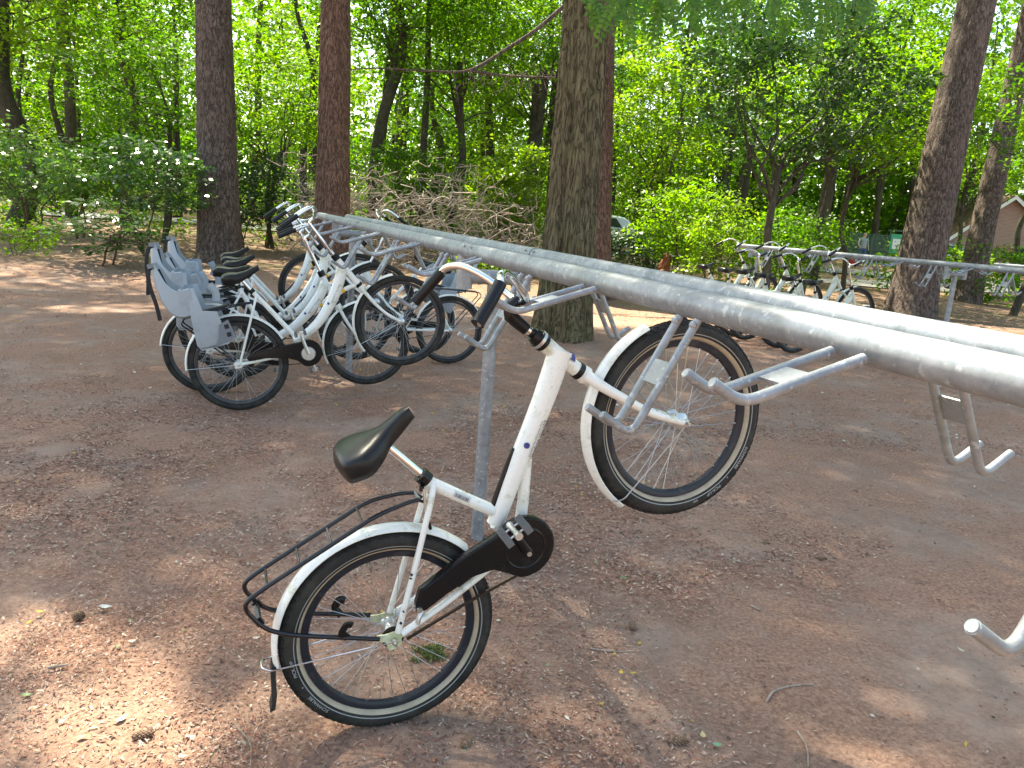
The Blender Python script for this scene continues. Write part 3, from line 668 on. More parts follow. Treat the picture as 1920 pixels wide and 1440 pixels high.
def make_adult_bike(frame_m='white'):
    Rw, WB = .366, 1.28
    b = empty('bicycle'); S = I4; sr = .025
    f = MB()
    dt = spline(xz((.945, .535), (.895, .43), (.80, .295), (.68, .175), (.56, .10), (.44, .07)), 7); f.tube(dt, np.concatenate([np.linspace(.040, .043, 12), np.linspace(.043, .030, len(dt) - 12)]), 22)
    f.tube(xz((.246, .515), (.34, .33), (.455, .095)), .0185, 16)
    f.tube(xz((.912, .615), (.94, .555), (1.03, .365)), [.025, .0235, .024], 20)
    f.tube(xz((.45, .08), (.516, -.049)), .027, 14); f.tube([(.516, -.04, -.049), (.516, .04, -.049)], .028, 16)
    f.tube(spline(xz((.80, .30), (.87, .335), (.95, .36), (1.03, .362)), 5), .0165, 12)
    for s in (-1, 1):
        f.tube(spline([(.27, s * .015, .47), (.22, s * .045, .38), (.015, s * .064, .012)], 4), .009, 10)
        f.tube(spline([(.47, s * .03, -.03), (.36, s * .048, -.02), (.02, s * .064, 0)], 4), .0125, 10)
    fr = f.build('frame', frame_m, b)
    for k, mt in ((0, 'yellow'), (1, 'white')):
        MB().tube(xz((.89 + .035 * k, .343 + .011 * k), (.915 + .035 * k, .351 + .008 * k)), .0178, 14).build('tape_band', mt, fr)
    uu = V(.62, 0, .78); side = V(0, -1, 0); vv = np.cross(side, uu)
    flat_text(fr, 'DE HOGE VELUWE', V(.835, -.0432, .345), uu, vv, .019, 'ink', bend=(.0445, -.012))
    disc(fr, 'badge', V(.775, -.0433, .275), uu, vv, .010, 'blue', bend=(.0445, .012))
    MB().tube([V(*p) + V(-.0205, 0, .0335) for p in xz((.70, .195), (.64, .15), (.57, .112))], [.005, .007, .006], 8).build('cable_cover', 'guard', fr)
    MB().prism([(-.03, .03), (.02, .025), (.045, 0), (.01, -.025), (-.03, -.02)], -.068, -.062).build('dropout', frame_m, b, smooth=False)
    MB().tube(xz((.246, .51), (.205, .60)), .0135, 14).build('seat_post', 'chrome', b)
    MB().tube(xz((.252, .495), (.240, .522)), .023, 16).build('seat_clamp', 'guard', b)
    make_saddle(b, [(.060, .655, .045, .04), (.072, .672, .088, .06), (.10, .682, .104, .075), (.145, .678, .10, .08), (.19, .668, .072, .065), (.24, .668, .045, .045), (.29, .678, .030, .036), (.345, .688, .018, .02)], 'saddle')
    MB().tube(xz((.925, .588), (.905, .632)), .029, 18).build('headset', 'guard', b)
    MB().tube(xz((1.026, .372), (1.036, .350)), .0275, 18).build('crown_race', 'guard', b)
    stp = [(.918, .60), (.79, .905)]; MB().tube(fillet(xz(stp[0], stp[1], (.832, .93)), .03), .0130, 16).build('stem', 'chrome', b)
    pts = [(.832, 0, .93), (.845, .05, .945), (.858, .12, .985), (.84, .19, 1.01), (.79, .245, 1.005), (.71, .275, .975), (.585, .300, .925)]
    P = spline([(x, -y, z) for x, y, z in pts[::-1]] + pts[1:], 5); MB().tube(P, .0112, 14).build('handlebar', 'chrome', b)
    for s in (-1, 1):
        MB().tube(spline([(.715, s * .274, .977), (.65, s * .288, .951), (.58, s * .301, .923)], 5), [.017] * 10 + [.018], 16).build('grip', 'grip', b)
    fk = MB(); fk.tube(xz((1.032, .36), (1.055, .31)), [.024, .029], 16)
    for s in (-1, 1): fk.tube(spline([(1.05, s * .022, .325), (1.068, s * .05, .28), (1.12, s * .056, .18), (1.19, s * .056, .08), (1.27, s * .056, .006)], 5), np.linspace(.0165, .0095, 21), 12)
    fk.build('fork', frame_m, b)
    fender(b, 'front_mudguard', (WB, 0), .372, 86, 205, .056, frame_m, n=30)
    st = MB()
    for s in (-1, 1): st.tube([(1.275, s * .056, 0), (.93, s * .03, -.09)], .0022, 5)
    st.build('mudguard_stay', 'steel', b)
    make_wheel(b, (WB, 0), Rw, sr, False, I4, None, tread=False, hubw=.05); make_wheel(b, (0, 0), Rw, sr, False, I4, None, tread=False, hubw=.066)
    fender(b, 'rear_mudguard', (0, 0), .372, 16, 172, .058, frame_m, n=36)
    st = MB()
    for s in (-1, 1): st.tube([(0, s * .066, 0), (-.37, s * .03, .06)], .0022, 5)
    st.build('mudguard_stay', 'steel', b)
    ca = MB()
    for s in (-1, 1): ca.tube(fillet([(.22, s * .03, .425), (.14, s * .06, .435), (-.27, s * .062, .435), (-.30, s * .062, .40), (-.02, s * .072, .03)], .035, 5), .0055, 8)
    for xx in (.10, -.03, -.16, -.26): ca.tube([(xx, -.06, .435), (xx, .06, .435)], .004, 6)
    ca.build('carrier', 'black', b)
    g1 = circle_pts((.516, -.045), .105, 110, -120, 26); poly = [(.07, .035), (.10, .062), (.30, .066)] + g1 + [(.42, -.08), (.36, -.045), (.20, .002), (.08, .012)]
    gd = MB().prism(poly, -.083, -.050, .022).build('chain_guard', 'guard', b, angle=35)
    MB().lathe([(.001, -.092), (.05, -.091), (.055, -.083)], 28, c=(.516, 0, -.049)).build('chainring_cap', 'alu', gd)
    MB().tube([(.516, -.098, -.049), (.500, -.106, .125)], [.014, .011], 10, flat=.6).build('crank', 'alu', b)
    MB().tube([(.516, .075, -.049), (.532, .09, -.222)], [.013, .011], 10, flat=.6).build('crank', 'alu', b)
    make_pedal(b, (.500, -.15, .128)); make_pedal(b, (.532, .14, -.225))
    MB().tube(xz((.44, -.125), (.22, -.08), (.02, -.036)), .004, 5).build('chain', 'rust', b)
    lift(b, Rw); return b, Rw
def make_child_seat():
    """frame of reference: rear hub at the origin, x forward"""
    r = empty('child_seat'); st = [(-.345, .865, .085, .0, 1.6), (-.355, .80, .115, .03, 1.6), (-.358, .70, .140, .06, 1.5), (-.352, .60, .155, .115, 1.2), (-.33, .52, .163, .185, .75), (-.285, .472, .168, .185, .3), (-.23, .458, .170, .185, .1), (-.155, .468, .168, .175, .0)]
    rings = []
    for x, z, hw, L, an in st:
        nx, nz = math.sin(an), math.cos(an) 
        o = []
        for k in range(7): t = 1 - k / 6; o.append((x + nx * L * t, -hw - .015 * t, z + nz * L * t))
        for k in range(1, 8): y = -hw + 2 * hw * k / 8; bow = .03 * (1 - (y / hw) ** 2); o.append((x - nx * bow, y, z - nz * bow))
        for k in range(7): t = k / 6; o.append((x + nx * L * t, hw + .015 * t, z + nz * L * t))
        c = np.array(o); i = c.copy(); i[:, 1] *= .955; i[:, 0] += nx * .008; i[:, 2] += nz * .008; rings.append(np.vstack([c, i[::-1]]))
    K = [spline([q[j] for q in rings], 3) for j in range(len(rings[0]))]; rings = [np.array([k[i] for k in K]) for i in range(len(K[0]))]
    MB().grid(rings, True, True, True).build('shell', 'seat', r, angle=50)
    for s in (-1, 1):
        lg = MB().prism([(-.155, .645), (-.125, .640), (-.115, .47), (-.02, .44), (-.012, .30), (-.015, .215), (-.10, .190), (-.205, .195), (-.225, .235), (-.205, .45), (-.185, .60)], s * .168 - .008, s * .168 + .008, .012).build('leg_guard', 'seat', r, angle=35)
        MB().box((-.105, s * .140, .2), (.20, .072, .014)).build('foot_plate', 'seat', lg)
        fp = MB().prism([(-.035, .345), (.035, .365), (.055, .225), (-.10, .195), (-.06, .26)], s * .178 - .006, s * .178 + .006).build('foot_guard', 'seatdark', r, smooth=False)
        for zz in (.32, .26): MB().box((.012, s * .1855, zz), (.03, .003, .032)).build('slot', 'strap', fp)
    MB().box((-.10, 0, .448), (.30, .09, .016)).build('mounting_bar', 'strap', r)
    MB().tube(spline([(-.35, -.09, .85), (-.385, -.115, .82), (-.405, -.125, .72), (-.405, -.13, .58), (-.415, -.13, .47)], 5), [.014] * 21, 6, flat=.2).build('strap', 'strap', r)
    MB().tube(spline([(-.33, -.06, .82), (-.318, -.05, .7), (-.31, -.05, .55)], 5), [.016] * 11, 6, flat=.2).build('strap', 'strap', r)
    MB().box((-.362, -.10, .855), (.04, .03, .03)).build('buckle', 'seatdark', r)
    MB().tube(spline([(-.02, 0, .50), (-.005, 0, .56), (-.03, 0, .63)], 4), [.028] * 9, 8, flat=.35).build('waist_bar', 'seat', r)
    for ch in r.children: ch.matrix_basis = Matrix.Translation((0, 0, .366)) @ ch.matrix_basis
    return r

yb, yR = make_youth_bike()
place_bike(yb, (-.326, 2.209, .338), R(68.84), R(35.08), R(-1.46), yR)
tag(yb, 'small white bike hung nose up by its handlebar, in the foreground with black carrier', 'bicycle', 'white bikes hung on the racks')
AD, aR = make_adult_bike('white'); SEAT = make_child_seat()
CR, _ = make_adult_bike('cream_frame')
used = {'a': False, 'c': False, 's': False}
def adult(kind, o0, dvec, t, hook, label, side=1, yaw=0., seat=None, lean=0., back=0.):
    src, key = (AD, 'a') if kind == 'a' else (CR, 'c')
    b = src if not used[key] else copy_tree(src); used[key] = True
    dh = V(dvec[0], dvec[1], 0); dh /= np.linalg.norm(dh); nn = V(dh[1], -dh[0], 0)
    tube = o0 + dvec * t + (nn * TS if side < 0 else 0)
    head = nn * side; hz = tube[2] - (.005 if hook == 'shallow' else .150); hn = -.36 if hook == 'shallow' else -.255
    p = tube + head * (hn - .75); zr = gz(p[0], p[1]) + aR
    ang = math.asin(min(.98, (hz - zr) / 1.206)); pitch = ang - math.atan2(.903, .80)
    hub = tube + head * (hn - 1.206 * math.cos(ang) - back); hub[2] = gz(hub[0], hub[1]) + aR
    az = math.atan2(head[0], head[1]) + yaw
    place_bike(b, hub, az, pitch, lean, aR); tag(b, label, 'bicycle', 'white bikes hung on the racks')
    if seat:
        s = SEAT if not used['s'] else copy_tree(SEAT); used['s'] = True
        s.matrix_basis = b.matrix_basis.copy(); tag(s, seat, 'child seat', 'grey child seats on the bikes')
    return b
YW = R(4)
adult('a', T0, D, 5.22, 'shallow', 'white step-through bike at the near end of the left row, front wheel lifted highest', yaw=YW, seat='grey child seat on the nearest bike of the left row, black strap dangling', back=.03)
adult('a', T0, D, 5.80, 'steep', 'second white bike of the left row, front wheel low behind the lifted one', yaw=YW, seat='grey child seat second from the near end of the left row', back=.10)
adult('a', T0, D, 6.36, 'shallow', 'third white bike of the left row, counted from the near end', yaw=YW, seat='grey child seat third from the near end of the left row', back=.0)
adult('a', T0, D, 6.88, 'steep', 'fourth white bike of the left row, counted from the near end', yaw=YW, seat='farthest grey child seat of the left row', back=.02)
adult('a', T0, D, 7.40, 'shallow', 'farthest white bike of the left row, close to the rack end', yaw=YW)
adult('a', T0, D, 7.5, 'shallow', 'white bike across the rack, its pale child seat showing past the lifted wheel', side=-1, yaw=R(-3), seat='pale grey child seat seen behind the handlebar grip of the foreground bike', back=-.02)
adult('a', T0, D, 6.98, 'steep', 'white bike on the far side of the rack, its wheel behind the left row', side=-1, yaw=R(2))
words = ['first', 'second', 'third']
for i in range(3):
    adult('c', FA, DF2, 9.0 - (.30 + 1.045 * i), 'shallow', words[i] + ' high-hung cream bike on the second rack, counted from the rack end', yaw=R(2) + R(1) * i)
    adult('c', FA, DF2, 9.0 - (.82 + 1.045 * i) + (.12 if i else 0), 'steep', words[i] + ' low-hung cream bike on the second rack, counted from the rack end', yaw=R(-2))

# ------------------------------------------------------------------ trees, shrubs, forest
def proj(P):
    q = np.asarray(P, float) - CAMPOS; d = q @ FWD; d = np.where(np.abs(d) < 1e-6, 1e-6, d)
    return 960 + FPX * (q @ RIGHT) / d, 720 - FPX * (q @ UP) / d, d
# gaps cut into the unseen canopy for sun patches: spots (picture x, y, radii) of the yard that the sun reaches
GAPS = [(70, 468, 220, 12, .75, 0), (790, 505, 280, 26, .85, 0), (1655, 503, 110, 16, 1., 0), (230, 1335, 210, 85, 1., 0), (70, 1185, 190, 75, .75, 0), (1170, 588, 190, 40, 1., 0), (200, 588, 130, 12, .8, 0), (330, 446, 190, 16, .85, 0), (1640, 1405, 190, 60, .6, 0),
        (1730, 660, 245, 120, 1., 1.45), (1960, 700, 200, 150, 1., 1.45), (1560, 575, 90, 22, .8, 0), (1790, 575, 160, 30, .8, 0), (620, 720, 90, 12, .7, 0)]
def sunlit_filter(P, rng):
    keep = np.ones(len(P), bool)
    for cx, cy, rx, ry, pr, z in GAPS:
        zt = z if z else .05
        H = P - SUNV * ((P[:, 2] - zt) / SUNV[2])[:, None]
        x, y, d = proj(H); e = ((x - cx) / rx) ** 2 + ((y - cy) / ry) ** 2
        keep &= ~((d > .3) & (e < 1) & (rng.random(len(P)) < pr))
    return keep
def leaves(C, rad, n, flat, size, rng, tilt=.25, jit=.45, droop=.15, filt=False, asp=.62):
    """quads for clumps of leaves; C: (k,3) clump centres, rad: (k,)"""
    k = len(C); rad = np.broadcast_to(np.asarray(rad, float), (k,))
    nr = np.stack([rng.normal(0, tilt, k), rng.normal(0, tilt, k), np.ones(k)], 1); nr /= np.linalg.norm(nr, axis=1)[:, None]
    i = np.repeat(np.arange(k), n); m = len(i); nn = nr[i]
    a = rng.random(m) * 2 * np.pi; r = np.sqrt(rng.random(m)) * rad[i]
    u = np.cross(nn, V(0, 1, 0)); u /= np.linalg.norm(u, axis=1)[:, None]; v = np.cross(nn, u)
    rd = np.cos(a)[:, None] * u + np.sin(a)[:, None] * v
    P = C[i] + rd * r[:, None] + nn * (rng.normal(0, flat, m) * rad[i])[:, None] - V(0, 0, 1) * (droop * r * r / rad[i])[:, None]
    if filt: kp = sunlit_filter(P, rng); P, rd, nn, m = P[kp], rd[kp], nn[kp], int(kp.sum())
    ln = nn + rng.normal(0, jit, (m, 3)); ln /= np.linalg.norm(ln, axis=1)[:, None]
    d = rd + rng.normal(0, .6, (m, 3)); d -= ln * (d * ln).sum(1)[:, None]; d /= np.linalg.norm(d, axis=1)[:, None]
    w_ = np.cross(ln, d); L = size * rng.uniform(.65, 1.35, m); W = L * asp * .5
    tip = P + d * L[:, None] - V(0, 0, 1) * (L * .12)[:, None]; mid = P + d * (L * .45)[:, None] - ln * (L * .08)[:, None]
    vv = np.stack([P, mid + w_ * W[:, None] + ln * (L * .1)[:, None], tip, mid - w_ * W[:, None] + ln * (L * .1)[:, None]], 1).reshape(-1, 3)
    return vv, np.arange(len(vv)).reshape(-1, 4)
def ellipsoid_pts(c, r, n, rng, shell=.55, zmin=-1.):
    out = []
    while len(out) < n:
        p = rng.normal(0, 1, 3); p /= np.linalg.norm(p); p *= rng.uniform(shell, 1) ** .6
        if p[2] >= zmin: out.append(p)
    return V(*c) + np.array(out) * V(*r)
def trunk_mesh(path, r0, r1, amp=.015, fr=8., fz=3., sides=72, dz=.05, flare=.35, seed=0, zfine=7.):
    P = np.array(path, float); seg = np.r_[0, np.cumsum(np.linalg.norm(np.diff(P, axis=0), axis=1))]; L = seg[-1]
    st = np.r_[np.arange(0, min(zfine, L), dz), np.linspace(min(zfine, L), L, 14)] if L > zfine else np.arange(0, L + dz, dz)
    C = np.stack([np.interp(st, seg, P[:, k]) for k in range(3)], 1); th = np.arange(sides) / sides * 2 * np.pi
    rad = np.interp(st, [0, L], [r0, r1]) * (1 + flare * np.exp(-st / .45)); ct, sn = np.cos(th), np.sin(th)
    TH, ST_ = np.meshgrid(th, st); q = np.stack([np.cos(TH) * fr + seed * 3.1, np.sin(TH) * fr, ST_ * fz], -1)
    n1 = noise3(q, seed); n2 = noise3(q * V(2.1, 2.1, 1.7), seed + 1); n3 = noise3(q * V(4.5, 4.5, 4.2), seed + 2)
    disp = amp * ((1 - 2 * np.abs(n1)) * .9 + .45 * (1 - 2 * np.abs(n2)) + .3 * n3)
    lob = .10 * np.exp(-ST_ / .5) * np.sin(TH * 5 + seed * 1.7) * r0 + .03 * r0 * noise3(np.stack([np.cos(TH) * 1.2, np.sin(TH) * 1.2, ST_ * .6 + seed * 5], -1), 9)
    rr = rad[:, None] + disp + lob
    T = np.gradient(C, axis=0); T /= np.linalg.norm(T, axis=1)[:, None]
    u = np.cross(T, V(0, 1, 0)); u /= np.linalg.norm(u, axis=1)[:, None]; v = np.cross(T, u)
    X = C[:, None, :] + rr[..., None] * (np.cos(TH)[..., None] * u[:, None, :] + np.sin(TH)[..., None] * v[:, None, :])
    n_, s_ = X.shape[:2]; ix = np.arange(n_ * s_).reshape(n_, s_); nx = np.roll(ix, -1, 1)
    return X.reshape(-1, 3), np.stack([ix[:-1], nx[:-1], nx[1:], ix[1:]], -1).reshape(-1, 4)
def merge(parts):
    vs_, qs, o = [], [], 0
    for v, q in parts: vs_.append(v); qs.append(q + o); o += len(v)
    return np.concatenate(vs_), np.concatenate(qs)
def limb(path, r0, r1, sides=6, n=6):
    P = spline(path, n); mb = MB(); mb.tube(P, np.linspace(r0, r1, len(P)), sides, False)
    return np.concatenate(mb.v), np.array([f for f in mb.f if len(f) == 4])
def wiggle(a, b, rng, amp=.12, n=5):
    a, b = V(*a), V(*b); L = np.linalg.norm(b - a); out = [a + (b - a) * t + (rng.normal(0, amp * L, 3) * math.sin(math.pi * t)) for t in np.linspace(0, 1, n)]; return out
def big_tree(name, label, base_px, d, top_px, r0, bark, crown_c, crown_r, nclump, leafm, style, seed, lsize=.14, nleaf=95, sides=72, group=None, height=20., crown_rad=1.25, filt=True):
    rng = np.random.default_rng(seed)
    b = onground(base_px, d); tp = atd(top_px[0], top_px[1], d); dirv = (tp - b) / (tp[2] - b[2])
    root = empty(name, b); tag(root, label, 'tree', group)
    path = [b - V(0, 0, .15) + dirv * 0, tp, b + dirv * height]
    v, q = trunk_mesh(path, r0, r0 * .35, seed=seed, sides=sides, **style)
    parts = [(v, q)]; cc = b + dirv * crown_c[2] + V(crown_c[0], crown_c[1], 0)
    C = ellipsoid_pts(cc, crown_r, nclump, rng, .2)
    for i in range(0, nclump, max(1, nclump // 26)):
        zz = max(4.6, C[i][2] - b[2] - rng.uniform(.5, 1.6)); s0 = b + dirv * zz; parts.append(limb(wiggle(s0, C[i], rng, .06), .06, .012))
    v, q = merge(parts); fastmesh('trunk', v - b, q, bark, root, smooth=True)
    v, q = leaves(C, rng.uniform(.7, 1.25, nclump) * crown_rad, nleaf, .16, lsize, rng, filt=filt); fastmesh('crown', v - b, q, leafm, root)  # crowns above the view, set off their trunks to shade the yard
    return root, b, dirv
FIR = dict(amp=.016, fr=7., fz=3.2, flare=.22); SMOOTHB = dict(amp=.010, fr=6., fz=2., flare=.25); ROB = dict(amp=.060, fr=3.4, fz=.55, flare=.45)
big_tree('fir_tree', 'dark brown fir trunk behind the left row of bike saddles', 412, 17.5, (400, 0), .46, 'bark_dark', (-3.6, -3.2, 16.5), (8.5, 7.0, 2.4), 560, 'needle', FIR, 1, group='tall straight trunks around the yard')
big_tree('fir_tree', 'red-brown fir trunk behind the far end of the long rack', 622, 18.0, (630, 0), .41, 'bark_red', (-1.6, -5.0, 17.0), (7.5, 7.0, 2.4), 470, 'needle', FIR, 2, group='tall straight trunks around the yard')
rt, rb, rd_ = big_tree('robinia_tree', 'deeply furrowed olive-brown trunk standing right behind the rack in the middle', 1052, 10.8, (1103, 0), .315, 'bark_olive', (-1.0, -2.2, 14.5), (8.0, 6.5, 2.2), 480, 'leaf_robinia', ROB, 3, lsize=.13, sides=150, group='tall straight trunks around the yard')
ct, cb_, cd_ = big_tree('fir_tree', 'thick red-brown fir trunk half hidden by the furrowed trunk', 1092, 17.0, (1112, 0), .60, 'bark_red', (0, -2.6, 18.5), (7.5, 7.0, 2.4), 430, 'needle', FIR, 4, group='tall straight trunks around the yard')
big_tree('fir_tree', 'big trunk leaning right, beside the green board on the right', 1703, 17.6, (1832, 0), .50, 'bark_dark', (-2.5, -2, 17.5), (7.0, 7.0, 2.4), 360, 'needle', FIR, 5, group='tall straight trunks around the yard')
big_tree('fir_tree', 'sun-flecked trunk leaning right in front of the brick house', 1812, 23.5, (1925, 60), .37, 'bark_dark', (.5, 0, 15), (4.6, 4.6, 3.2), 90, 'needle', FIR, 6, group='tall straight trunks around the yard')

# drooping robinia sprays overhead: pinnate leaves
def robinia_sprays():
    rng = np.random.default_rng(77); vs_, qs, o = [], [], 0; tw = []
    A = rb + rd_ * 5.2; m0 = atd(1380, -330, 7.5); m1 = atd(1330, -130, 6.0); m2 = atd(1560, -90, 5.6); m3 = atd(1660, -60, 5.5)
    tw.append(limb([A, m0, m1], .045, .016)); tw.append(limb([m1, m2, m3], .016, .006)); tw.append(limb([m1, atd(1200, -110, 5.9), atd(1090, -60, 6.0)], .014, .005))
    spots = [(rng.uniform(1085, 1650), rng.uniform(-110, 12), rng.uniform(5.0, 6.6), rng.uniform(.18, .32)) for _ in range(150)]
    spots += [(1545, 10, 5.2, .36), (1570, 25, 5.2, .36), (1555, 0, 5.15, .38), (1400, -5, 5.3, .30), (1330, -5, 5.4, .27), (1260, -15, 5.4, .3), (1120, -30, 5.7, .26), (1160, -25, 5.6, .22), (1500, -20, 5.3, .3)]
    for px, py, d, L in spots:
        b = atd(px, py, d); di = V(rng.normal(.25, .45), rng.normal(-.1, .4), -1.); di /= np.linalg.norm(di)
        sd_ = np.cross(di, V(rng.normal(0, .3), -1, rng.normal(0, .3))); sd_ /= np.linalg.norm(sd_); up = np.cross(sd_, di); n = 8
        mb = MB(); pth = [b + di * L * t + V(0, 0, -.12 * L * t * t) + sd_ * .05 * L * math.sin(3 * t) for t in np.linspace(0, 1, 6)]
        mb.tube(pth, .0014, 4, False); tw.append((np.concatenate(mb.v), np.array(mb.f)))
        for j in range(n + 1):
            t = .12 + .86 * j / n; p = b + di * L * t + V(0, 0, -.12 * L * t * t) + sd_ * .05 * L * math.sin(3 * t)
            for s in ((-1, 1) if j < n else (0,)):
                dd = sd_ * s * .9 + di * (.45 if s else 1) + up * rng.normal(0, .15); dd /= np.linalg.norm(dd); ww = np.cross(up, dd); ww /= np.linalg.norm(ww)
                l = rng.uniform(.036, .050); wd = l * .27; nn_ = np.cross(dd, ww)
                ov = [p + dd * l * a + ww * wd * c + nn_ * l * .06 * abs(c) for a, c in ((.04, 0), (.25, .85), (.6, 1), (.9, .5), (1, 0), (.9, -.5), (.6, -1), (.25, -.85))]
                vs_.append(np.array(ov)); qs.append(np.arange(8) + o); o += 8
    v = np.concatenate(vs_); q = np.array(qs); quads = np.concatenate([q[:, [0, 1, 6, 7]], q[:, [1, 2, 5, 6]], q[:, [2, 3, 4, 5]]]); 
    v2, q2 = merge(tw); br = fastmesh('branch', v2 - rb, q2, 'twig_dark', rt, smooth=True); fastmesh('pinnate_leaves', v - rb, quads, 'leaf_robinia', br)
robinia_sprays()
# long bare branch of the thick fir with dead twigs
rng = np.random.default_rng(5); tw = [limb([atd(1075, -5, 16.2), atd(1010, 52, 16), atd(940, 98, 15.8), atd(878, 132, 15.6), atd(800, 133, 15.4), atd(690, 128, 15.2), atd(600, 140, 15)], .05, .006, 8),
      limb([atd(878, 132, 15.6), atd(950, 142, 15.7), atd(1042, 146, 15.9)], .03, .02), limb([atd(850, 135, 15.5), atd(858, 180, 15.4), atd(862, 210, 15.3)], .014, .004)]
for i in range(60):
    x = rng.uniform(880, 1045); a = atd(x, 140 + rng.normal(0, 6), 15.8); b = a + V(rng.normal(0, .25), rng.normal(0, .25), rng.uniform(-.55, .25)); tw.append(limb(wiggle(a, b, rng, .12, 4), .008, .003, 4, 3))
v, q = merge(tw); fastmesh('bare_branch', v - cb_, q, 'bark_dark', ct, smooth=True)

def small_tree(name, label, px, d, h, crown, nclump, leafm, bark, seed, stems=1, r0=.06, lsize=.11, nleaf=40, crad=.42, group=None, lean=0., cat='tree', fork=.45, flat=.14, tilt=.25, jit=.45):
    """crown: (dx, dz centre, rx, ry, rz) relative to the base"""
    rng = np.random.default_rng(seed); b = onground(px, d); root = empty(name, b); tag(root, label, cat, group)
    dx, cz, rx, ry, rz = crown; C = ellipsoid_pts(b + V(dx, 0, cz), (rx, ry, rz), nclump, rng, .25); C = C[C[:, 2] > b[2] + .12]
    parts = []
    for s in range(stems):
        f0 = b + V(rng.normal(0, .10 * (stems > 1)), rng.normal(0, .1 * (stems > 1)), -.05); f1 = b + V(lean + rng.normal(0, .25 * (stems > 1)), rng.normal(0, .2 * (stems > 1)), h * fork)
        parts.append(limb(wiggle(f0, f1, rng, .03), r0, r0 * .7, 8))
        sel = C[s::stems]
        for i in range(0, len(sel), max(1, len(sel) // max(6, 15 // stems))): parts.append(limb(wiggle(f1 - V(0, 0, rng.uniform(0, h * fork * .35)), sel[i], rng, .05), min(.035, r0 * .36), .005, 5))
    v, q = merge(parts); fastmesh('trunk' if cat == 'tree' else 'stems', v - b, q, bark, root, smooth=True)
    v, q = leaves(C, rng.uniform(.6, 1.3, len(C)) * crad, nleaf, flat, lsize, rng, tilt=tilt, jit=jit); fastmesh('crown' if cat == 'tree' else 'foliage', v - b, q, leafm, root)
    return root
UG = 'trees of the forest edge'; SG = 'shrubs along the yard'
small_tree('small_tree', 'dark dense-crowned small tree forking low, behind the second rack', 1424, 17.0, 7.4, (.05, 4.75, 2.75, 1.9, 1.6), 135, 'leaf_dark', 'bark_shaded', 31, r0=.105, lsize=.12, nleaf=55, crad=.5, group=UG, fork=.42)
small_tree('forest_tree', 'dark trunk at the upper left corner under bright leaves', 30, 24, 9, (.3, 6.6, 4.2, 3.0, 2.4), 150, 'leaf_yellow', 'bark_shaded', 32, r0=.34, lsize=.15, nleaf=50, crad=.7, group=UG, fork=.85)
small_tree('forest_tree', 'slim dark trunk between the left corner trunk and the dark fir', 236, 27, 10, (0, 8, 3.6, 3, 2.8), 130, 'leaf_mid', 'bark_shaded', 33, r0=.19, lsize=.15, nleaf=50, crad=.7, group=UG, fork=.8)
small_tree('forest_tree', 'dark slim trunk right of the red-brown fir by the rack end', 704, 26, 10, (.6, 8.3, 3.6, 3, 2.6), 130, 'leaf_mid', 'bark_shaded', 34, r0=.23, lsize=.15, nleaf=50, crad=.7, group=UG, lean=.3, fork=.85)
small_tree('forest_tree', 'dark forked trunk left of the furrowed trunk, high up', 976, 29, 11, (.2, 8.6, 3.4, 3, 2.6), 120, 'leaf_mid', 'bark_shaded', 35, r0=.30, lsize=.15, nleaf=50, crad=.7, group=UG, lean=.2, fork=.55)
small_tree('forest_tree', 'thin trunk between the two dark ones above the brush pile', 842, 27, 9, (.1, 7, 3.2, 2.6, 2.6), 110, 'leaf_bright', 'bark_shaded', 36, r0=.15, lsize=.14, nleaf=50, crad=.65, group=UG, fork=.7)
small_tree('forest_tree', 'thin brown trunk right of the dense dark small tree', 1502, 21, 7, (.3, 5.2, 2.6, 2.2, 2.0), 110, 'leaf_bright', 'bark_shaded', 37, r0=.10, lsize=.13, nleaf=45, crad=.55, group=UG, lean=.2, fork=.75)
small_tree('forest_tree', 'thin stem with layered bright leaves left of the big leaning trunk', 1580, 22, 6.5, (.9, 5.0, 2.7, 2.2, 1.8), 130, 'leaf_bright', 'bark_shaded', 38, r0=.08, lsize=.13, nleaf=45, crad=.6, group=UG, lean=-.2, fork=.6)
small_tree('forest_tree', 'thin dark multi-branched tree at the right picture edge', 1898, 19.5, 6.5, (.2, 4.8, 2.0, 1.8, 1.9), 60, 'leaf_mid', 'bark_shaded', 39, r0=.10, lsize=.12, nleaf=35, crad=.5, group=UG, lean=.45, fork=.7)
small_tree('forest_tree', 'leaning thin double stem left of the dark brown fir', 300, 20.5, 5.5, (-.3, 4.2, 2.2, 1.8, 1.8), 100, 'leaf_mid', 'bark_shaded', 40, stems=2, r0=.07, lsize=.12, nleaf=45, crad=.5, group=UG, lean=.6, fork=.6)
small_tree('forest_tree', 'bright bushy tree filling the gap between the two left firs', 505, 22.5, 6, (.1, 4.3, 1.8, 1.6, 2.0), 110, 'leaf_bright', 'bark_shaded', 41, stems=2, r0=.07, lsize=.13, nleaf=45, crad=.55, group=UG)
small_tree('forest_tree', 'bright yellow-green tree right of the middle trunks', 1215, 24.5, 7, (0, 4.6, 2.0, 1.8, 2.6), 120, 'leaf_yellow', 'bark_shaded', 42, stems=2, r0=.08, lsize=.14, nleaf=45, crad=.6, group=UG)
small_tree('forest_tree', 'pale leafy tree between the two right trunks', 1775, 28, 8, (.2, 5.6, 2.6, 2.2, 2.6), 110, 'leaf_bright', 'bark_shaded', 43, r0=.09, lsize=.14, nleaf=45, crad=.6, group=UG)
small_tree('forest_tree', 'airy tree at the upper right corner above the brick house', 1905, 30, 10, (.6, 7.6, 3.2, 2.4, 2.4), 80, 'leaf_yellow', 'bark_shaded', 44, r0=.12, lsize=.15, nleaf=40, crad=.7, group=UG)
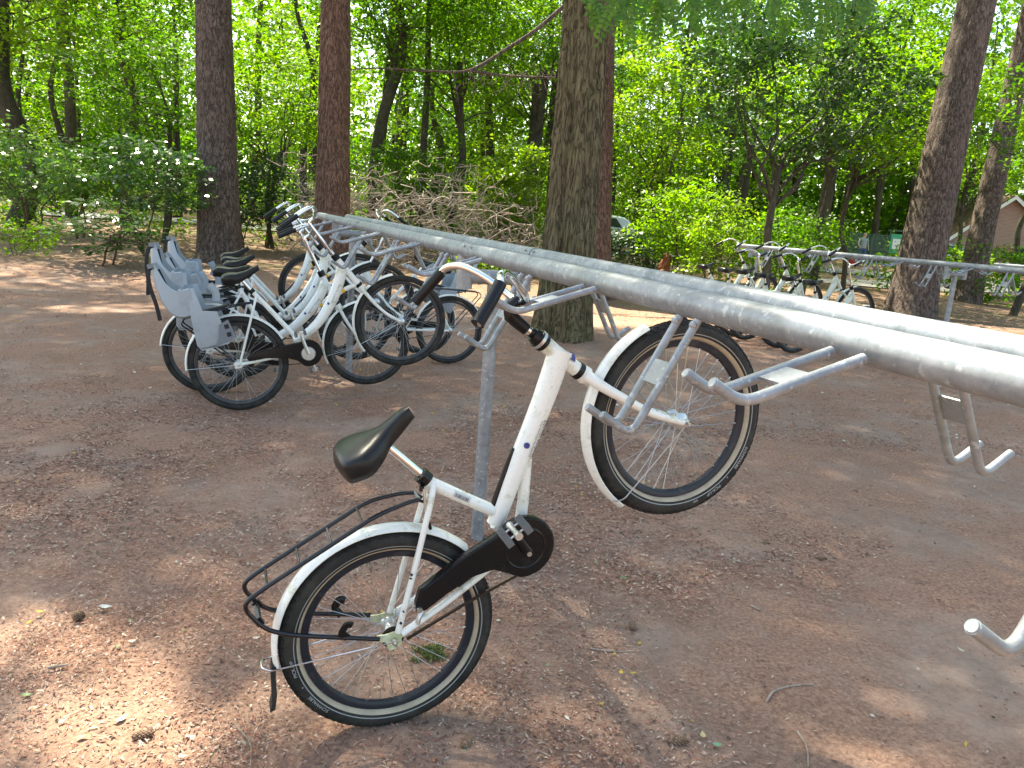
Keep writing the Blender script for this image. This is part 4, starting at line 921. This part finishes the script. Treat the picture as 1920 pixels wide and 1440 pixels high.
# shrubs
small_tree('shrub', 'big glossy sunlit shrub at the left edge', 45, 17.2, 2.5, (-.1, 1.75, 1.75, 1.3, .95), 95, 'leaf_shine', 'twig_dark', 51, stems=4, r0=.025, lsize=.12, nleaf=30, crad=.45, group=SG, cat='shrub', tilt=.3)
small_tree('maple_sapling', 'low maple sapling with flat leaf layers left of the child seats', 195, 14.6, 1.3, (0, .78, 1.15, .8, .55), 30, 'leaf_blue', 'twig_dark', 52, stems=2, r0=.022, lsize=.13, nleaf=26, crad=.36, group=SG, cat='shrub', flat=.07, tilt=.12, jit=.25)
small_tree('shrub', 'green layered shrub above the maple sapling, left of the dark fir', 270, 16.6, 2.6, (.1, 1.7, 1.3, 1.0, .95), 75, 'leaf_blue', 'twig_dark', 53, stems=3, r0=.022, lsize=.12, nleaf=34, crad=.4, group=SG, cat='shrub', flat=.08, tilt=.15)
small_tree('shrub', 'bright yellow-green shrub behind the brush pile, left of the furrowed trunk', 955, 21.5, 3.6, (-.05, 2.1, 1.25, 1.1, 1.45), 110, 'leaf_yellow', 'twig_dark', 54, stems=4, r0=.025, lsize=.12, nleaf=40, crad=.42, group=SG, cat='shrub')
small_tree('shrub', 'small bright green clump at the foot of the brush pile', 885, 18.5, .7, (.1, .38, 1.0, .7, .28), 32, 'leaf_yellow', 'twig_dark', 55, stems=3, r0=.01, lsize=.10, nleaf=30, crad=.3, group=SG, cat='shrub')
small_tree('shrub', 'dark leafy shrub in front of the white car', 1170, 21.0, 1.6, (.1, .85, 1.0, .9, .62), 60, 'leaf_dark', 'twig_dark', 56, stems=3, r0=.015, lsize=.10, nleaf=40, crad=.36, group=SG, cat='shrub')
small_tree('shrub', 'sunny shrub above the broken red stump', 1262, 20.0, 3.0, (0, 1.8, 1.15, 1.0, 1.15), 95, 'leaf_bright', 'twig_dark', 57, stems=4, r0=.02, lsize=.11, nleaf=38, crad=.4, group=SG, cat='shrub')
small_tree('shrub', 'yellowish shrub with pale stems right of the broken red stump', 1335, 18.2, 2.6, (.05, 1.45, .9, .8, 1.1), 85, 'leaf_yellow', 'twig_dark', 58, stems=5, r0=.018, lsize=.10, nleaf=34, crad=.34, group=SG, cat='shrub')
small_tree('shrub', 'low dark shrub below the dense dark small tree', 1450, 18.8, 2.4, (.1, 1.35, 1.3, 1.0, 1.0), 80, 'leaf_mid', 'twig_dark', 59, stems=4, r0=.018, lsize=.11, nleaf=36, crad=.4, group=SG, cat='shrub')
small_tree('shrub', 'shrub behind the bikes of the second rack, below bright leaves', 1500, 24.0, 2.2, (0, 1.4, 1.3, 1.1, .85), 60, 'leaf_mid', 'twig_dark', 60, stems=4, r0=.018, lsize=.11, nleaf=36, crad=.42, group=SG, cat='shrub')
small_tree('shrub', 'bright bush at the foot of the sun-flecked right trunk', 1795, 25.5, 1.7, (-.1, 1.0, 1.0, .9, .75), 60, 'leaf_yellow', 'twig_dark', 61, stems=4, r0=.016, lsize=.11, nleaf=36, crad=.36, group=SG, cat='shrub')
small_tree('shrub', 'mottled bush right of the sun-flecked trunk, below the house', 1872, 26.5, 1.8, (0, 1.1, 1.2, .9, .75), 65, 'leaf_mid', 'twig_dark', 62, stems=4, r0=.016, lsize=.11, nleaf=36, crad=.38, group=SG, cat='shrub')
small_tree('shrub', 'feathery green plants at the left picture edge on the litter', 30, 14.8, .8, (.1, .35, .75, .6, .32), 26, 'leaf_bright', 'twig_dark', 63, stems=3, r0=.008, lsize=.08, nleaf=34, crad=.3, group=SG, cat='shrub')
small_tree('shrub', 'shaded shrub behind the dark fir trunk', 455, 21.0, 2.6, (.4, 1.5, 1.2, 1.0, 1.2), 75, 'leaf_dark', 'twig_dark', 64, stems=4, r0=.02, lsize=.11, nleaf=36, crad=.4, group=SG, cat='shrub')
small_tree('shrub', 'green shrub under the slim dark trunk, above the brush pile', 770, 24.0, 3.4, (0, 2.3, 1.5, 1.1, 1.2), 85, 'leaf_mid', 'twig_dark', 65, stems=4, r0=.02, lsize=.12, nleaf=38, crad=.42, group=SG, cat='shrub')
small_tree('shrub', 'shrub low between the left edge shrub and the road', 150, 21.0, 2.6, (0, 1.8, 1.9, 1.2, .9), 85, 'leaf_mid', 'twig_dark', 66, stems=4, r0=.02, lsize=.12, nleaf=38, crad=.45, group=SG, cat='shrub')

# pile of dead brushwood
def brush_pile():
    rng = np.random.default_rng(99); b = onground(790, 20.5); parts = []
    for i in range(1150):
        px = rng.uniform(545, 1000); d = rng.uniform(18.8, 22.8); p = onground(px, d)
        hmax = 1.35 * math.exp(-((px - 800) / 250) ** 2) + .7 + .7 * math.exp(-((px - 560) / 60) ** 2)
        z = rng.uniform(0, 1) ** 1.1 * hmax * rng.choice([1, 1, 1.35]); a = rng.uniform(0, 2 * math.pi); L = rng.uniform(.35, 1.5); el = rng.normal(.15, .45)
        dv = V(math.cos(a) * math.cos(el), .6 * math.sin(a) * math.cos(el), math.sin(el)) * L
        s = p + V(0, 0, z); r0 = rng.choice([.006, .009, .012, .018], p=[.4, .3, .2, .1]); pts = wiggle(s - dv / 2, s + dv / 2, rng, .16, 5)
        for k in pts: k[2] = max(k[2], p[2] + .02)
        parts.append(limb(pts, r0 * 1.3, r0 * .5, 4, 3))
    v, q = merge(parts); o = fastmesh('brush_pile', v - b, q, 'twig', None, b, smooth=True); tag(o, 'tangled pile of pale dead branches behind the long rack', 'brush pile')
brush_pile()
def stump():
    rng = np.random.default_rng(8); b = onground(1237, 19.0); v, q = trunk_mesh([b - V(0, 0, .1), b + V(.02, 0, .45), b + V(.1, 0, .95)], .19, .05, .05, 3., 4., 40, .04, .5, 12)
    lo = limb([b + V(.05, -.1, .55), b + V(-.55, -.3, .28), b + V(-1.2, -.5, .06)], .08, .05, 10); v, q = merge([(v, q), lo])
    o = fastmesh('broken_stump', v - b, q, 'stump', None, b, smooth=True); tag(o, 'broken reddish stump with a slanting log among the shrubs', 'stump')
stump()

# far forest: one mass
def forest():
    rng = np.random.default_rng(2024); V_, Q_, MI, o = [], [], [], 0; TV = []
    n = 0
    while n < 106:
        d = rng.uniform(27, 58); x = rng.uniform(-1, 1) * (d * .72 + 8)
        if n >= 86: d = rng.uniform(49, 60); x = d * rng.uniform(.2, .85)
        y = d
        if 1.0 < x < 7.5 and d < 37: continue
        if x > 5 and d < 47 and abs(x - .55 * d) < 9.5: continue
        n += 1
        z0 = gz(x, y); h = rng.uniform(8, 15) + (d - 27) * .22; b = V(x, y, z0); low = rng.random() < .45
        cz = h * (.42 if low else .62); rz = h * (.42 if low else .36); rx = rng.uniform(2.4, 4.2)
        k = int(64 if low else 56); C = ellipsoid_pts(b + V(0, 0, cz), (rx, rx, rz), k, rng, .35)
        v, q = leaves(C, rng.uniform(.6, 1.3, k) * .95, 54, .13, .160 + .0018 * (d - 27), rng)
        V_.append(v); Q_.append(q + o); o += len(v); MI.append(np.full(len(q), rng.choice(3, p=[.5, .35, .15])))
        t = limb(wiggle(b - V(0, 0, .2), b + V(rng.normal(0, .4), 0, h * .8), rng, .02), rng.uniform(.12, .26), .05, 8); TV.append(t)
    for i in range(66):                                 # tall crowns above the view, added to shade the wood below
        d = rng.uniform(24, 62); x = rng.uniform(-1, 1) * (d * .8 + 10); k = 34; zc = rng.uniform(13, 20) + .12 * (d - 24)
        C = ellipsoid_pts(V(x, d, zc), (4.6, 4.6, 3.4), k, rng, .2); v, q = leaves(C, 1.4, 48, .18, .27, rng); V_.append(v); Q_.append(q + o); o += len(v); MI.append(np.full(len(q), rng.choice(2)))
        if i % 3 == 0: TV.append(limb(wiggle(V(x, d, gz(x, d) - .2), V(x + rng.normal(0, .4), d, zc), rng, .012), rng.uniform(.14, .28), .06, 8))
    for i in range(330):                                # low undergrowth between the trunks
        d = rng.uniform(23, 56); x = rng.uniform(-1, 1) * (d * .72 + 6); z0 = gz(x, d)
        if abs(d - np.interp(x, [-60, -30, -12, 0, 9, 20, 34], [29, 30.5, 31.5, 33.5, 34.5, 33, 36])) < 2.2: continue
        if x > 5 and abs(x - .56 * d) < 6.5 and d > 25: continue
        if 0 < x < 7 and d < 36: continue
        k = 12; hh = rng.uniform(.4, 1.0) + .03 * (d - 23); C = ellipsoid_pts(V(x, d, z0 + hh), (1.3, 1., hh), k, rng, .2)
        v, q = leaves(C, .5, 31, .14, .145, rng); V_.append(v); Q_.append(q + o); o += len(v); MI.append(np.full(len(q), rng.choice(3, p=[.5, .3, .2])))
    for i in range(1300):                                # closing depth of the wood
        d = rng.uniform(60, 78); x = rng.uniform(-70, 70); C = V(x, d, rng.uniform(0, 1) ** 1.7 * 26 + .3)[None]
        v, q = leaves(C, 2.6, 70, .35, .6, rng, tilt=1.2, jit=.9); V_.append(v); Q_.append(q + o); o += len(v); MI.append(np.full(len(q), 0))
    for i in range(620):                                # and its shaded foot
        d = rng.uniform(56, 66); x = rng.uniform(-62, 62); C = V(x, d, rng.uniform(0, 1) * 8 + .6)[None]
        if d < 60 and abs(x - .57 * d) < 5: continue
        v, q = leaves(C, 1.9, 44, .4, .6, rng, tilt=1.2, jit=.9); V_.append(v); Q_.append(q + o); o += len(v); MI.append(np.full(len(q), 0))
    ob = fastmesh('forest', np.concatenate(V_), np.concatenate(Q_), 'leaf_mid'); ob.data.materials.append(M['leaf_bright']); ob.data.materials.append(M['leaf_yellow'])
    ob.data.polygons.foreach_set('material_index', np.concatenate(MI).astype(np.int32)); tag(ob, 'leafy wood closing the background', 'forest', kind='stuff')
    v, q = merge(TV); tr = fastmesh('forest_trunks', v, q, 'bark_shaded', ob, smooth=True); tr['kind'] = 'stuff'
forest()

# ------------------------------------------------------------------ vehicles, house, board, fence, person
def make_car(label, px, d, az, paint, length=4.1, dz=.05):
    b = onground(px, d); b[2] += dz; root = empty('parked_car', b); tag(root, label, 'car'); root.rotation_euler = (0, 0, az)
    k = length / 4.1
    def ring(x, hw, z0, z1, tuck): return np.array([(x, -hw + tuck, z0), (x, -hw, z0 + .12), (x, -hw, (z0 + z1) / 2), (x, -hw + .05, z1), (x, hw - .05, z1), (x, hw, (z0 + z1) / 2), (x, hw, z0 + .12), (x, hw - tuck, z0)])
    rs = [ring(x * k, hw, z0, z1, .1) for x, hw, z0, z1 in ((-2.03, .62, .42, .80), (-1.98, .78, .26, .93), (-1.7, .84, .22, 1.0), (-.9, .86, .2, .98), (.6, .86, .2, .95), (1.3, .83, .2, .86), (1.85, .76, .24, .74), (2.05, .58, .34, .6))]
    K = [spline([r[j] for r in rs], 4) for j in range(8)]; MB().grid([np.array([c[i] for c in K]) for i in range(len(K[0]))], True, True, True).build('body', paint, root, angle=50)
    def cring(x, hw, z): return np.array([(x, -hw - .10, .93), (x, -hw, z - .06), (x, -hw + .12, z), (x, hw - .12, z), (x, hw, z - .06), (x, hw + .10, .93)])
    cs = [cring(x * k, hw, z) for x, hw, z in ((-1.95, .60, .98), (-1.72, .62, 1.30), (-1.35, .64, 1.46), (-.4, .65, 1.5), (.25, .64, 1.44), (.72, .62, 1.18), (1.08, .60, .97))]
    K = [spline([r[j] for r in cs], 4) for j in range(6)]; MB().grid([np.array([c[i] for c in K]) for i in range(len(K[0]))], True, True, True).build('cabin', paint, root, angle=50)
    for s in (-1, 1):
        def at(x, z): t = (z - .93) / .5; return (x * k, s * (.742 - .10 * t + .012), z)
        for poly in ([(-1.42, 1.0), (-.52, 1.0), (-.50, 1.38), (-1.15, 1.37)], [(-.45, 1.0), (.72, 1.0), (.22, 1.36), (-.43, 1.38)]):
            mb = MB(); mb.add([at(*p) for p in poly], [[0, 1, 2, 3]]); mb.build('window', 'glass', root, smooth=False)
        for wx in (-1.28, 1.28):
            wh = empty('wheel', (wx * k, s * .76, .31), root)
            MB().lathe([(.2, -.1), (.29, -.1), (.31, -.06), (.31, .06), (.29, .1), (.2, .1)], 24, closed=True).build('tyre', 'rubber', wh); MB().lathe([(.01, s * .07), (.12, s * .09), (.2, s * .085)], 20).build('rim', 'alu', wh)
        MB().box((-1.99 * k, s * .66, .82), (.07, .2, .2)).build('tail_light', 'red', root)
        MB().box((1.98 * k, s * .55, .62), (.1, .24, .12)).build('headlight', 'labelw', root)
    mb = MB(); mb.add([(-1.965 * k, -.55, 1.02), (-1.965 * k, .55, 1.02), (-1.745 * k, .5, 1.31), (-1.745 * k, -.5, 1.31)], [[0, 1, 2, 3]]); mb.build('rear_window', 'glass', root, smooth=False)
    return root
make_car('white hatchback parked on the road behind the dark shrub', 1098, 33.5, R(178), 'car_white')
make_car('silver car with red lamps parked between the leaning trunk and the house', 1768, 46, R(70), 'car_grey')
def house():
    b = onground(1872, 45); b = b + V(0, 0, -.1); root = empty('brick_house', b); tag(root, 'pink-red brick house with white gable boards behind the right trunks', 'house'); az = R(-8)
    root.rotation_euler = (0, 0, az); W, H, P, Lh = 3.0, 2.0, 2.4, 9.
    wl = MB(); wl.add([(-W, 0, -.5), (W, 0, -.5), (W, 0, H), (0, 0, H + P), (-W, 0, H), (-W, Lh, -.5), (W, Lh, -.5), (W, Lh, H), (0, Lh, H + P), (-W, Lh, H)], [[0, 1, 2, 3, 4], [9, 8, 7, 6, 5], [0, 4, 9, 5], [1, 6, 7, 2]]); wl.build('wall', 'brick', root, smooth=False)
    for s in (-1, 1):
        u = V(s * (W + .35), 0, H - .28); a = V(0, 0, H + P + .06)
        rf = MB(); n_ = V(s * P, 0, W); n_ = n_ / np.linalg.norm(n_) * .12
        rf.add([u + V(0, -.35, 0), a + V(0, -.35, 0), a + V(0, Lh + .3, 0), u + V(0, Lh + .3, 0), u + V(0, -.35, 0) + n_, a + V(0, -.35, 0) + n_, a + V(0, Lh + .3, 0) + n_, u + V(0, Lh + .3, 0) + n_], [[0, 1, 2, 3], [7, 6, 5, 4], [0, 4, 5, 1], [1, 5, 6, 2], [2, 6, 7, 3], [3, 7, 4, 0]]); rf.build('roof', 'roof', root, smooth=False)
        bb = MB(); up = V(0, 0, .1); bb.add([u + V(0, -.40, -.16), a + V(0, -.40, -.16), a + V(0, -.40, .06), u + V(0, -.40, .06), u + V(0, -.36, -.16), a + V(0, -.36, -.16), a + V(0, -.36, .06), u + V(0, -.36, .06)], [[0, 1, 2, 3], [7, 6, 5, 4], [0, 4, 5, 1], [3, 2, 6, 7], [0, 3, 7, 4], [1, 5, 6, 2]]); bb.build('gable_board', 'trim', root, smooth=False)
    for x in (-1.5, 1.2):
        wf = MB().box((x, -.03, 1.15), (.95, .08, 1.1)).build('window', 'trim', root, smooth=False); MB().box((x, -.075, 1.15), (.78, .02, .92)).build('pane', 'glass', wf, smooth=False)
    MB().box((.1, -.02, .7), (.9, .06, 2.0)).build('door', 'door_red', root, smooth=False)
M['door_red'] = mat('faded_red_door', (.36, .15, .12), .6)
house()
def board():
    b = onground(1670, 36); root = empty('notice_board', b); tag(root, 'green and white notice board on posts left of the leaning trunk', 'sign')
    for s in (-1, 1): MB().box((s * .3, 0, .9), (.07, .07, 1.9)).build('post', 'fence_green', root)
    MB().box((0, -.04, 1.3), (.54, .03, .86)).build('panel', 'sign_green', root, smooth=False); MB().box((0, -.062, 1.28), (.34, .008, .46)).build('poster', 'trim', root, smooth=False)
    MB().box((0, 0, 1.88), (.8, .12, .06)).build('cap', 'fence_green', root)
board()
def fence():
    a = onground(1585, 40); e = onground(1712, 40.5); root = empty('mesh_fence', a); tag(root, 'dark green bar fence behind the person and the notice board', 'fence')
    L = np.linalg.norm((e - a)[:2]); root.rotation_euler = (0, 0, math.atan2(e[1] - a[1], e[0] - a[0]))
    for i in range(4): MB().box((L * i / 3, 0, .8), (.07, .07, 1.75)).build('post', 'fence_green', root)
    for z in (.15, .85, 1.62): MB().box((L / 2, .05, z), (L, .03, .05)).build('rail', 'fence_green', root)
    p = MB()
    for i in range(70): p.box((L * (i + .5) / 70, .09, .85), (.03, .012, 1.55))
    p.build('bars', 'fence_green', root, smooth=False)['kind'] = 'stuff'
fence()
def person():
    b = onground(1612, 38.5); b[2] += .035
    J = dict(pel=(0, 0, .95), ch=(0, 0, 1.25), nk=(0, .02, 1.47), hd=(.02, .0, 1.56), ht=(.03, 0, 1.70), ls=(-.17, 0, 1.40), le=(-.25, .03, 1.14), lh=(-.2, -.16, .95), lf=(-.19, -.22, .90), rs=(.17, 0, 1.40), re=(.24, .04, 1.14), rh=(.26, -.06, .9), rf=(.26, -.08, .82), lp=(-.09, 0, .9), lk=(-.1, -.04, .5), la=(-.11, .03, .08), lt=(-.11, -.12, .04), rp=(.09, 0, .9), rk=(.12, -.12, .5), ra=(.12, -.03, .08), rt=(.13, -.18, .04))
    rad = dict(pel=.15, ch=.16, nk=.055, hd=.085, ht=.075, ls=.07, le=.045, lh=.033, lf=.028, rs=.07, re=.045, rh=.033, rf=.028, lp=.09, lk=.06, la=.04, lt=.035, rp=.09, rk=.06, ra=.04, rt=.035)
    E_ = [('pel', 'ch'), ('ch', 'nk'), ('nk', 'hd'), ('hd', 'ht'), ('ch', 'ls'), ('ls', 'le'), ('le', 'lh'), ('lh', 'lf'), ('ch', 'rs'), ('rs', 're'), ('re', 'rh'), ('rh', 'rf'), ('pel', 'lp'), ('lp', 'lk'), ('lk', 'la'), ('la', 'lt'), ('pel', 'rp'), ('rp', 'rk'), ('rk', 'ra'), ('ra', 'rt')]
    ks = list(J); me = bpy.data.meshes.new('person'); me.from_pydata([J[k] for k in ks], [(ks.index(a), ks.index(c)) for a, c in E_], [])
    o = bpy.data.objects.new('person', me); COL.objects.link(o); sk = o.modifiers.new('skin', 'SKIN')
    for i, k in enumerate(ks): me.skin_vertices[0].data[i].radius = (rad[k], rad[k] * .8)
    me.skin_vertices[0].data[0].use_root = True; ss = o.modifiers.new('sub', 'SUBSURF'); ss.levels = ss.render_levels = 2
    dg = bpy.context.evaluated_depsgraph_get(); m2 = bpy.data.meshes.new_from_object(o.evaluated_get(dg)); o.modifiers.clear(); o.data = m2; o.location = b
    for mm in ('skin', 'shirt', 'jeans', 'hair'): m2.materials.append(M[mm])
    for p in m2.polygons:
        c = p.center; p.use_smooth = True
        p.material_index = 3 if c.z > 1.60 and (c.y > -.03 or c.z > 1.68) else 0 if c.z > 1.45 or (abs(c.x) > .2 and c.z < 1.12) else 1 if c.z > .93 else 2
    tag(o, 'person with grey hair, grey shirt and blue trousers walking by the fence', 'person')
    rb_ = onground(1598, 38.3); mb = MB(); rings = []
    for z, hw, hd in ((.02, .20, .12), (.16, .23, .14), (.34, .22, .11), (.42, .19, .03)): rings.append(np.array([(hw * math.cos(t), hd * math.sin(t), z) for t in np.linspace(0, 2 * math.pi, 17)[:-1]]))
    mb.grid(rings, True, True, True); mb.tube(fillet([(-.1, 0, .4), (-.08, 0, .6), (.08, 0, .6), (.1, 0, .4)], .06), .012, 6)
    bo = mb.build('bag', 'redbag', None, V(0, 0, 0)); bo.location = rb_ + V(0, 0, .05); tag(bo, 'red bag standing on the path beside the walking person', 'bag')
person()

# ------------------------------------------------------------------ litter and small things on the ground
def gpix(px, py):
    P = CAMPOS + ray(px, py) * 1.; t = 0
    v = ray(px, py); z = 0.
    for _ in range(6): t = (z - EYE) / v[2]; P = CAMPOS + v * t; z = gz(P[0], P[1])
    return P
def litter():
    rng = np.random.default_rng(404); xs, ys = [], []
    def scatter(n, y0, y1, xm, lo):
        y = rng.uniform(y0, y1, n * 3); x = rng.uniform(-1, 1, n * 3) * (xm + y * .75)
        dn = .5 + .5 * noise2(x, y, .8, 31) + .35 * noise2(x, y, 2.5, 32) - .38 * smooth01((x - .3) / 1.3) * (y < 6); k = rng.random(n * 3) < np.clip(dn - lo, .04, 1); return x[k][:n], y[k][:n]
    def bits(x, y, L, W, z0, el=.25):
        m = len(x); z = g(x, y) + z0 + rng.random(m) * .004; a = rng.random(m) * 2 * np.pi; d = np.stack([np.cos(a), np.sin(a), rng.normal(0, el, m)], 1)
        w_ = np.stack([-np.sin(a), np.cos(a), rng.normal(0, el, m)], 1); P = np.stack([x, y, z], 1); L = L * rng.uniform(.5, 1.5, m); W = W * rng.uniform(.6, 1.4, m)
        c = np.stack([P - d * L[:, None] / 2, P + w_ * W[:, None] / 2 + V(0, 0, .002), P + d * L[:, None] / 2, P - w_ * W[:, None] / 2 + V(0, 0, .001)], 1)
        c[..., 2] = np.maximum(c[..., 2], (z - .004)[:, None]); return c.reshape(-1, 3)
    out = []
    for n, y0, y1, L, W, lo in ((30000, .7, 3.2, .016, .0065, .1), (24000, .7, 3.2, .026, .002, .15), (32000, 3.2, 6.5, .022, .009, .1), (18000, 3.2, 6.5, .036, .003, .15), (22000, 6.5, 13, .026, .009, .1), (12000, 13, 24, .055, .022, 0.)):
        x, y = scatter(n, y0, y1, .6, lo); out.append(bits(x, y, L, W, .004))
    v = np.concatenate(out); o = fastmesh('leaf_litter', v, np.arange(len(v)).reshape(-1, 4), 'litter'); tag(o, 'red-brown needles and bark bits strewn over the soil', 'litter', kind='stuff')
    x, y = scatter(420, .8, 6, .6, -.2); x2, y2 = scatter(700, 6, 15, .6, -.2)
    v = np.concatenate([bits(x, y, .022, .012, .006, .3), bits(x2, y2, .04, .022, .006, .3)]); o = fastmesh('fallen_leaves', v, np.arange(len(v)).reshape(-1, 4), 'fallen'); tag(o, 'scattered small fallen leaves on the soil', 'leaves', kind='stuff')
litter()
def cone(px, py, L, r, label, ang):
    P = gpix(px, py); P[2] += r * .75; mb = MB(); mb.sphere((0, 0, 0), (L / 2 * .93, r * .8, r * .8), 12, 8); k = 90
    for i in range(k):
        t = -1 + 2 * (i + .5) / k; rad = r * math.sqrt(max(0, 1 - t * t)) * .95 + r * .08; a = i * 2.39996; c = V(t * L / 2, rad * math.cos(a), rad * math.sin(a)); er = V(0, math.cos(a), math.sin(a)); et = V(0, -math.sin(a), math.cos(a)); ex = V(1, 0, 0)
        s = r * .42; mb.add([c - ex * s * .6 - er * s * .4, c + et * s * .7 + er * s * .1, c + ex * s * .9 + er * s * .45, c - et * s * .7 + er * s * .1, c + er * s * .5], [[0, 1, 4], [1, 2, 4], [2, 3, 4], [3, 0, 4]])
    o = mb.build('pine_cone', 'cone', None, V(0, 0, 0), smooth=False); o.location = P; o.rotation_euler = (random.uniform(-.5, .5), random.uniform(-.1, .1), ang); tag(o, label, 'pine cone', 'fir cones on the soil')
for a in ((268, 1383, .060, .013, 'pale fir cone lying in the sun patch at the bottom left', .45), (146, 1160, .042, .017, 'small dark open cone on the soil far left of the rear wheel', -.3), (1185, 1178, .05, .013, 'dark cone on the litter below the hanging front wheel', 1.6),
          (1541, 1049, .05, .010, 'slim dark cone on the bare soil right of the front wheel, the farther right one', .1), (1435, 1021, .045, .009, 'slim brown cone beside an orange soil stain', .0), (874, 1398, .055, .014, 'cone half covered by litter at the bottom edge, right of the rear wheel', 1.3), (1270, 1395, .07, .014, 'greyish flat cone near the bottom edge in the middle', .1)): cone(*a)
def fleaf(px, py, L, col, label, ang, shape=.5):
    P = gpix(px, py); P[2] += .010; n = 9; pts = []; th = np.linspace(0, 1, n)
    ring = [(L * (t - .5), shape * L * .5 * math.sin(math.pi * t ** .8) * s, .15 * L * (abs(t - .5)) + .08 * L) for s in (1, -1) for t in (th if s > 0 else th[::-1][1:-1])]
    mid = [(L * (t - .5), 0, .15 * L * abs(t - .5)) for t in th[1:-1]]
    v = ring + mid; m = len(ring); f = []
    up = list(range(n)); lo_ = [0] + [m - k for k in range(1, n - 1)] + [n - 1]; md = [0] + [m + k for k in range(n - 2)] + [n - 1]
    for i in range(n - 1):
        f.append([x for x in dict.fromkeys((up[i], up[i + 1], md[i + 1], md[i]))]); f.append([x for x in dict.fromkeys((md[i], md[i + 1], lo_[i + 1], lo_[i]))])
    mb = MB(); mb.add(v, [x for x in f if len(x) > 2]); o = mb.build('fallen_leaf', mat('fallen_leaf_tint', col, .6), None, V(0, 0, 0)); o.location = P; o.rotation_euler = (random.uniform(-.15, .15), random.uniform(-.15, .15), ang); tag(o, label, 'leaf', 'larger fallen leaves')
for a in ((75, 1152, .036, (.55, .32, .05), 'orange-yellow leaf near the left edge, beside the small dark cone', .1), (198, 1143, .05, (.52, .52, .46), 'long pale leaf right of the small dark cone', .2), (228, 1354, .040, (.66, .66, .62), 'whitish curled leaf left of the pale cone at the bottom', 1.2),
          (50, 1309, .036, (.17, .24, .10), 'dull green leaf near the left edge, below the others', .3), (117, 1357, .028, (.22, .32, .22), 'grey-green leaf at the bottom left with a stalk', 1.2), (155, 1388, .034, (.55, .38, .12), 'yellow curled leaf at the bottom left corner', .5), (248, 1207, .028, (.62, .58, .48), 'pale chip of leaf in the middle of the bare left ground', .4),
          (1164, 1265, .028, (.60, .40, .06), 'yellow leaf in the middle foreground, the brighter of the close pair', 1.4), (1187, 1267, .030, (.55, .36, .05), 'ochre leaf, right one of the close pair in the middle foreground', .1), (1317, 1384, .036, (.58, .46, .22), 'pale yellow leaf at the bottom edge in the middle', 1.5),
          (1344, 1402, .034, (.18, .33, .18), 'small green leaf at the bottom edge, right of the pale yellow one', .2), (1170, 1088, .038, (.10, .22, .07), 'green leaf sprig on the soil below the chain guard', .1), (1800, 1223, .030, (.60, .54, .36), 'cream leaf below the hook end at the right edge', 2.2), (480, 1201, .032, (.55, .46, .36), 'beige leaf just left of the rear mudguard', .6)): fleaf(*a)
def stick(pts, r, label):
    P = [gpix(*p) + V(0, 0, r + .003) for p in pts]; b = P[0].copy(); Q = spline(P, 6); mb = MB(); mb.tube(Q, np.linspace(r, r * .55, len(Q)), 7); o = mb.build('twig', 'twig', None, b); tag(o, label, 'twig', 'twigs on the soil')
for a in (([(1437, 1318), (1450, 1300), (1480, 1290), (1522, 1286)], .0045, 'bent twig lying on the soil at the lower right'), ([(90, 1256), (128, 1250)], .006, 'short straight stick on the bare ground at the left'), ([(440, 1360), (468, 1395), (470, 1438)], .0022, 'thin rootlet curving to the bottom edge below the mud flap'), ([(1375, 1053), (1402, 1058)], .004, 'short stick on the soil between the slim cones and the front wheel'),
          ([(1105, 1218), (1150, 1224), (1200, 1222)], .003, 'thin twig beside the dark cone under the front wheel'), ([(1408, 1138), (1426, 1147)], .0045, 'stubby stick on the trodden soil in the middle right'), ([(1495, 1375), (1512, 1405), (1515, 1440)], .004, 'dark root strand at the bottom edge, right of the middle')): stick(*a)
def moss():
    rng = np.random.default_rng(6); P = gpix(806, 1228); C = np.array([P + V(rng.normal(0, .03), rng.normal(0, .03), rng.uniform(0, .02)) for _ in range(26)])
    v, q = leaves(C, .014, 60, .5, .009, rng, jit=.9); o = fastmesh('moss_tuft', v - P, q, 'moss', None, P); tag(o, 'small moss tuft on the soil seen through the rear wheel', 'moss')
moss()
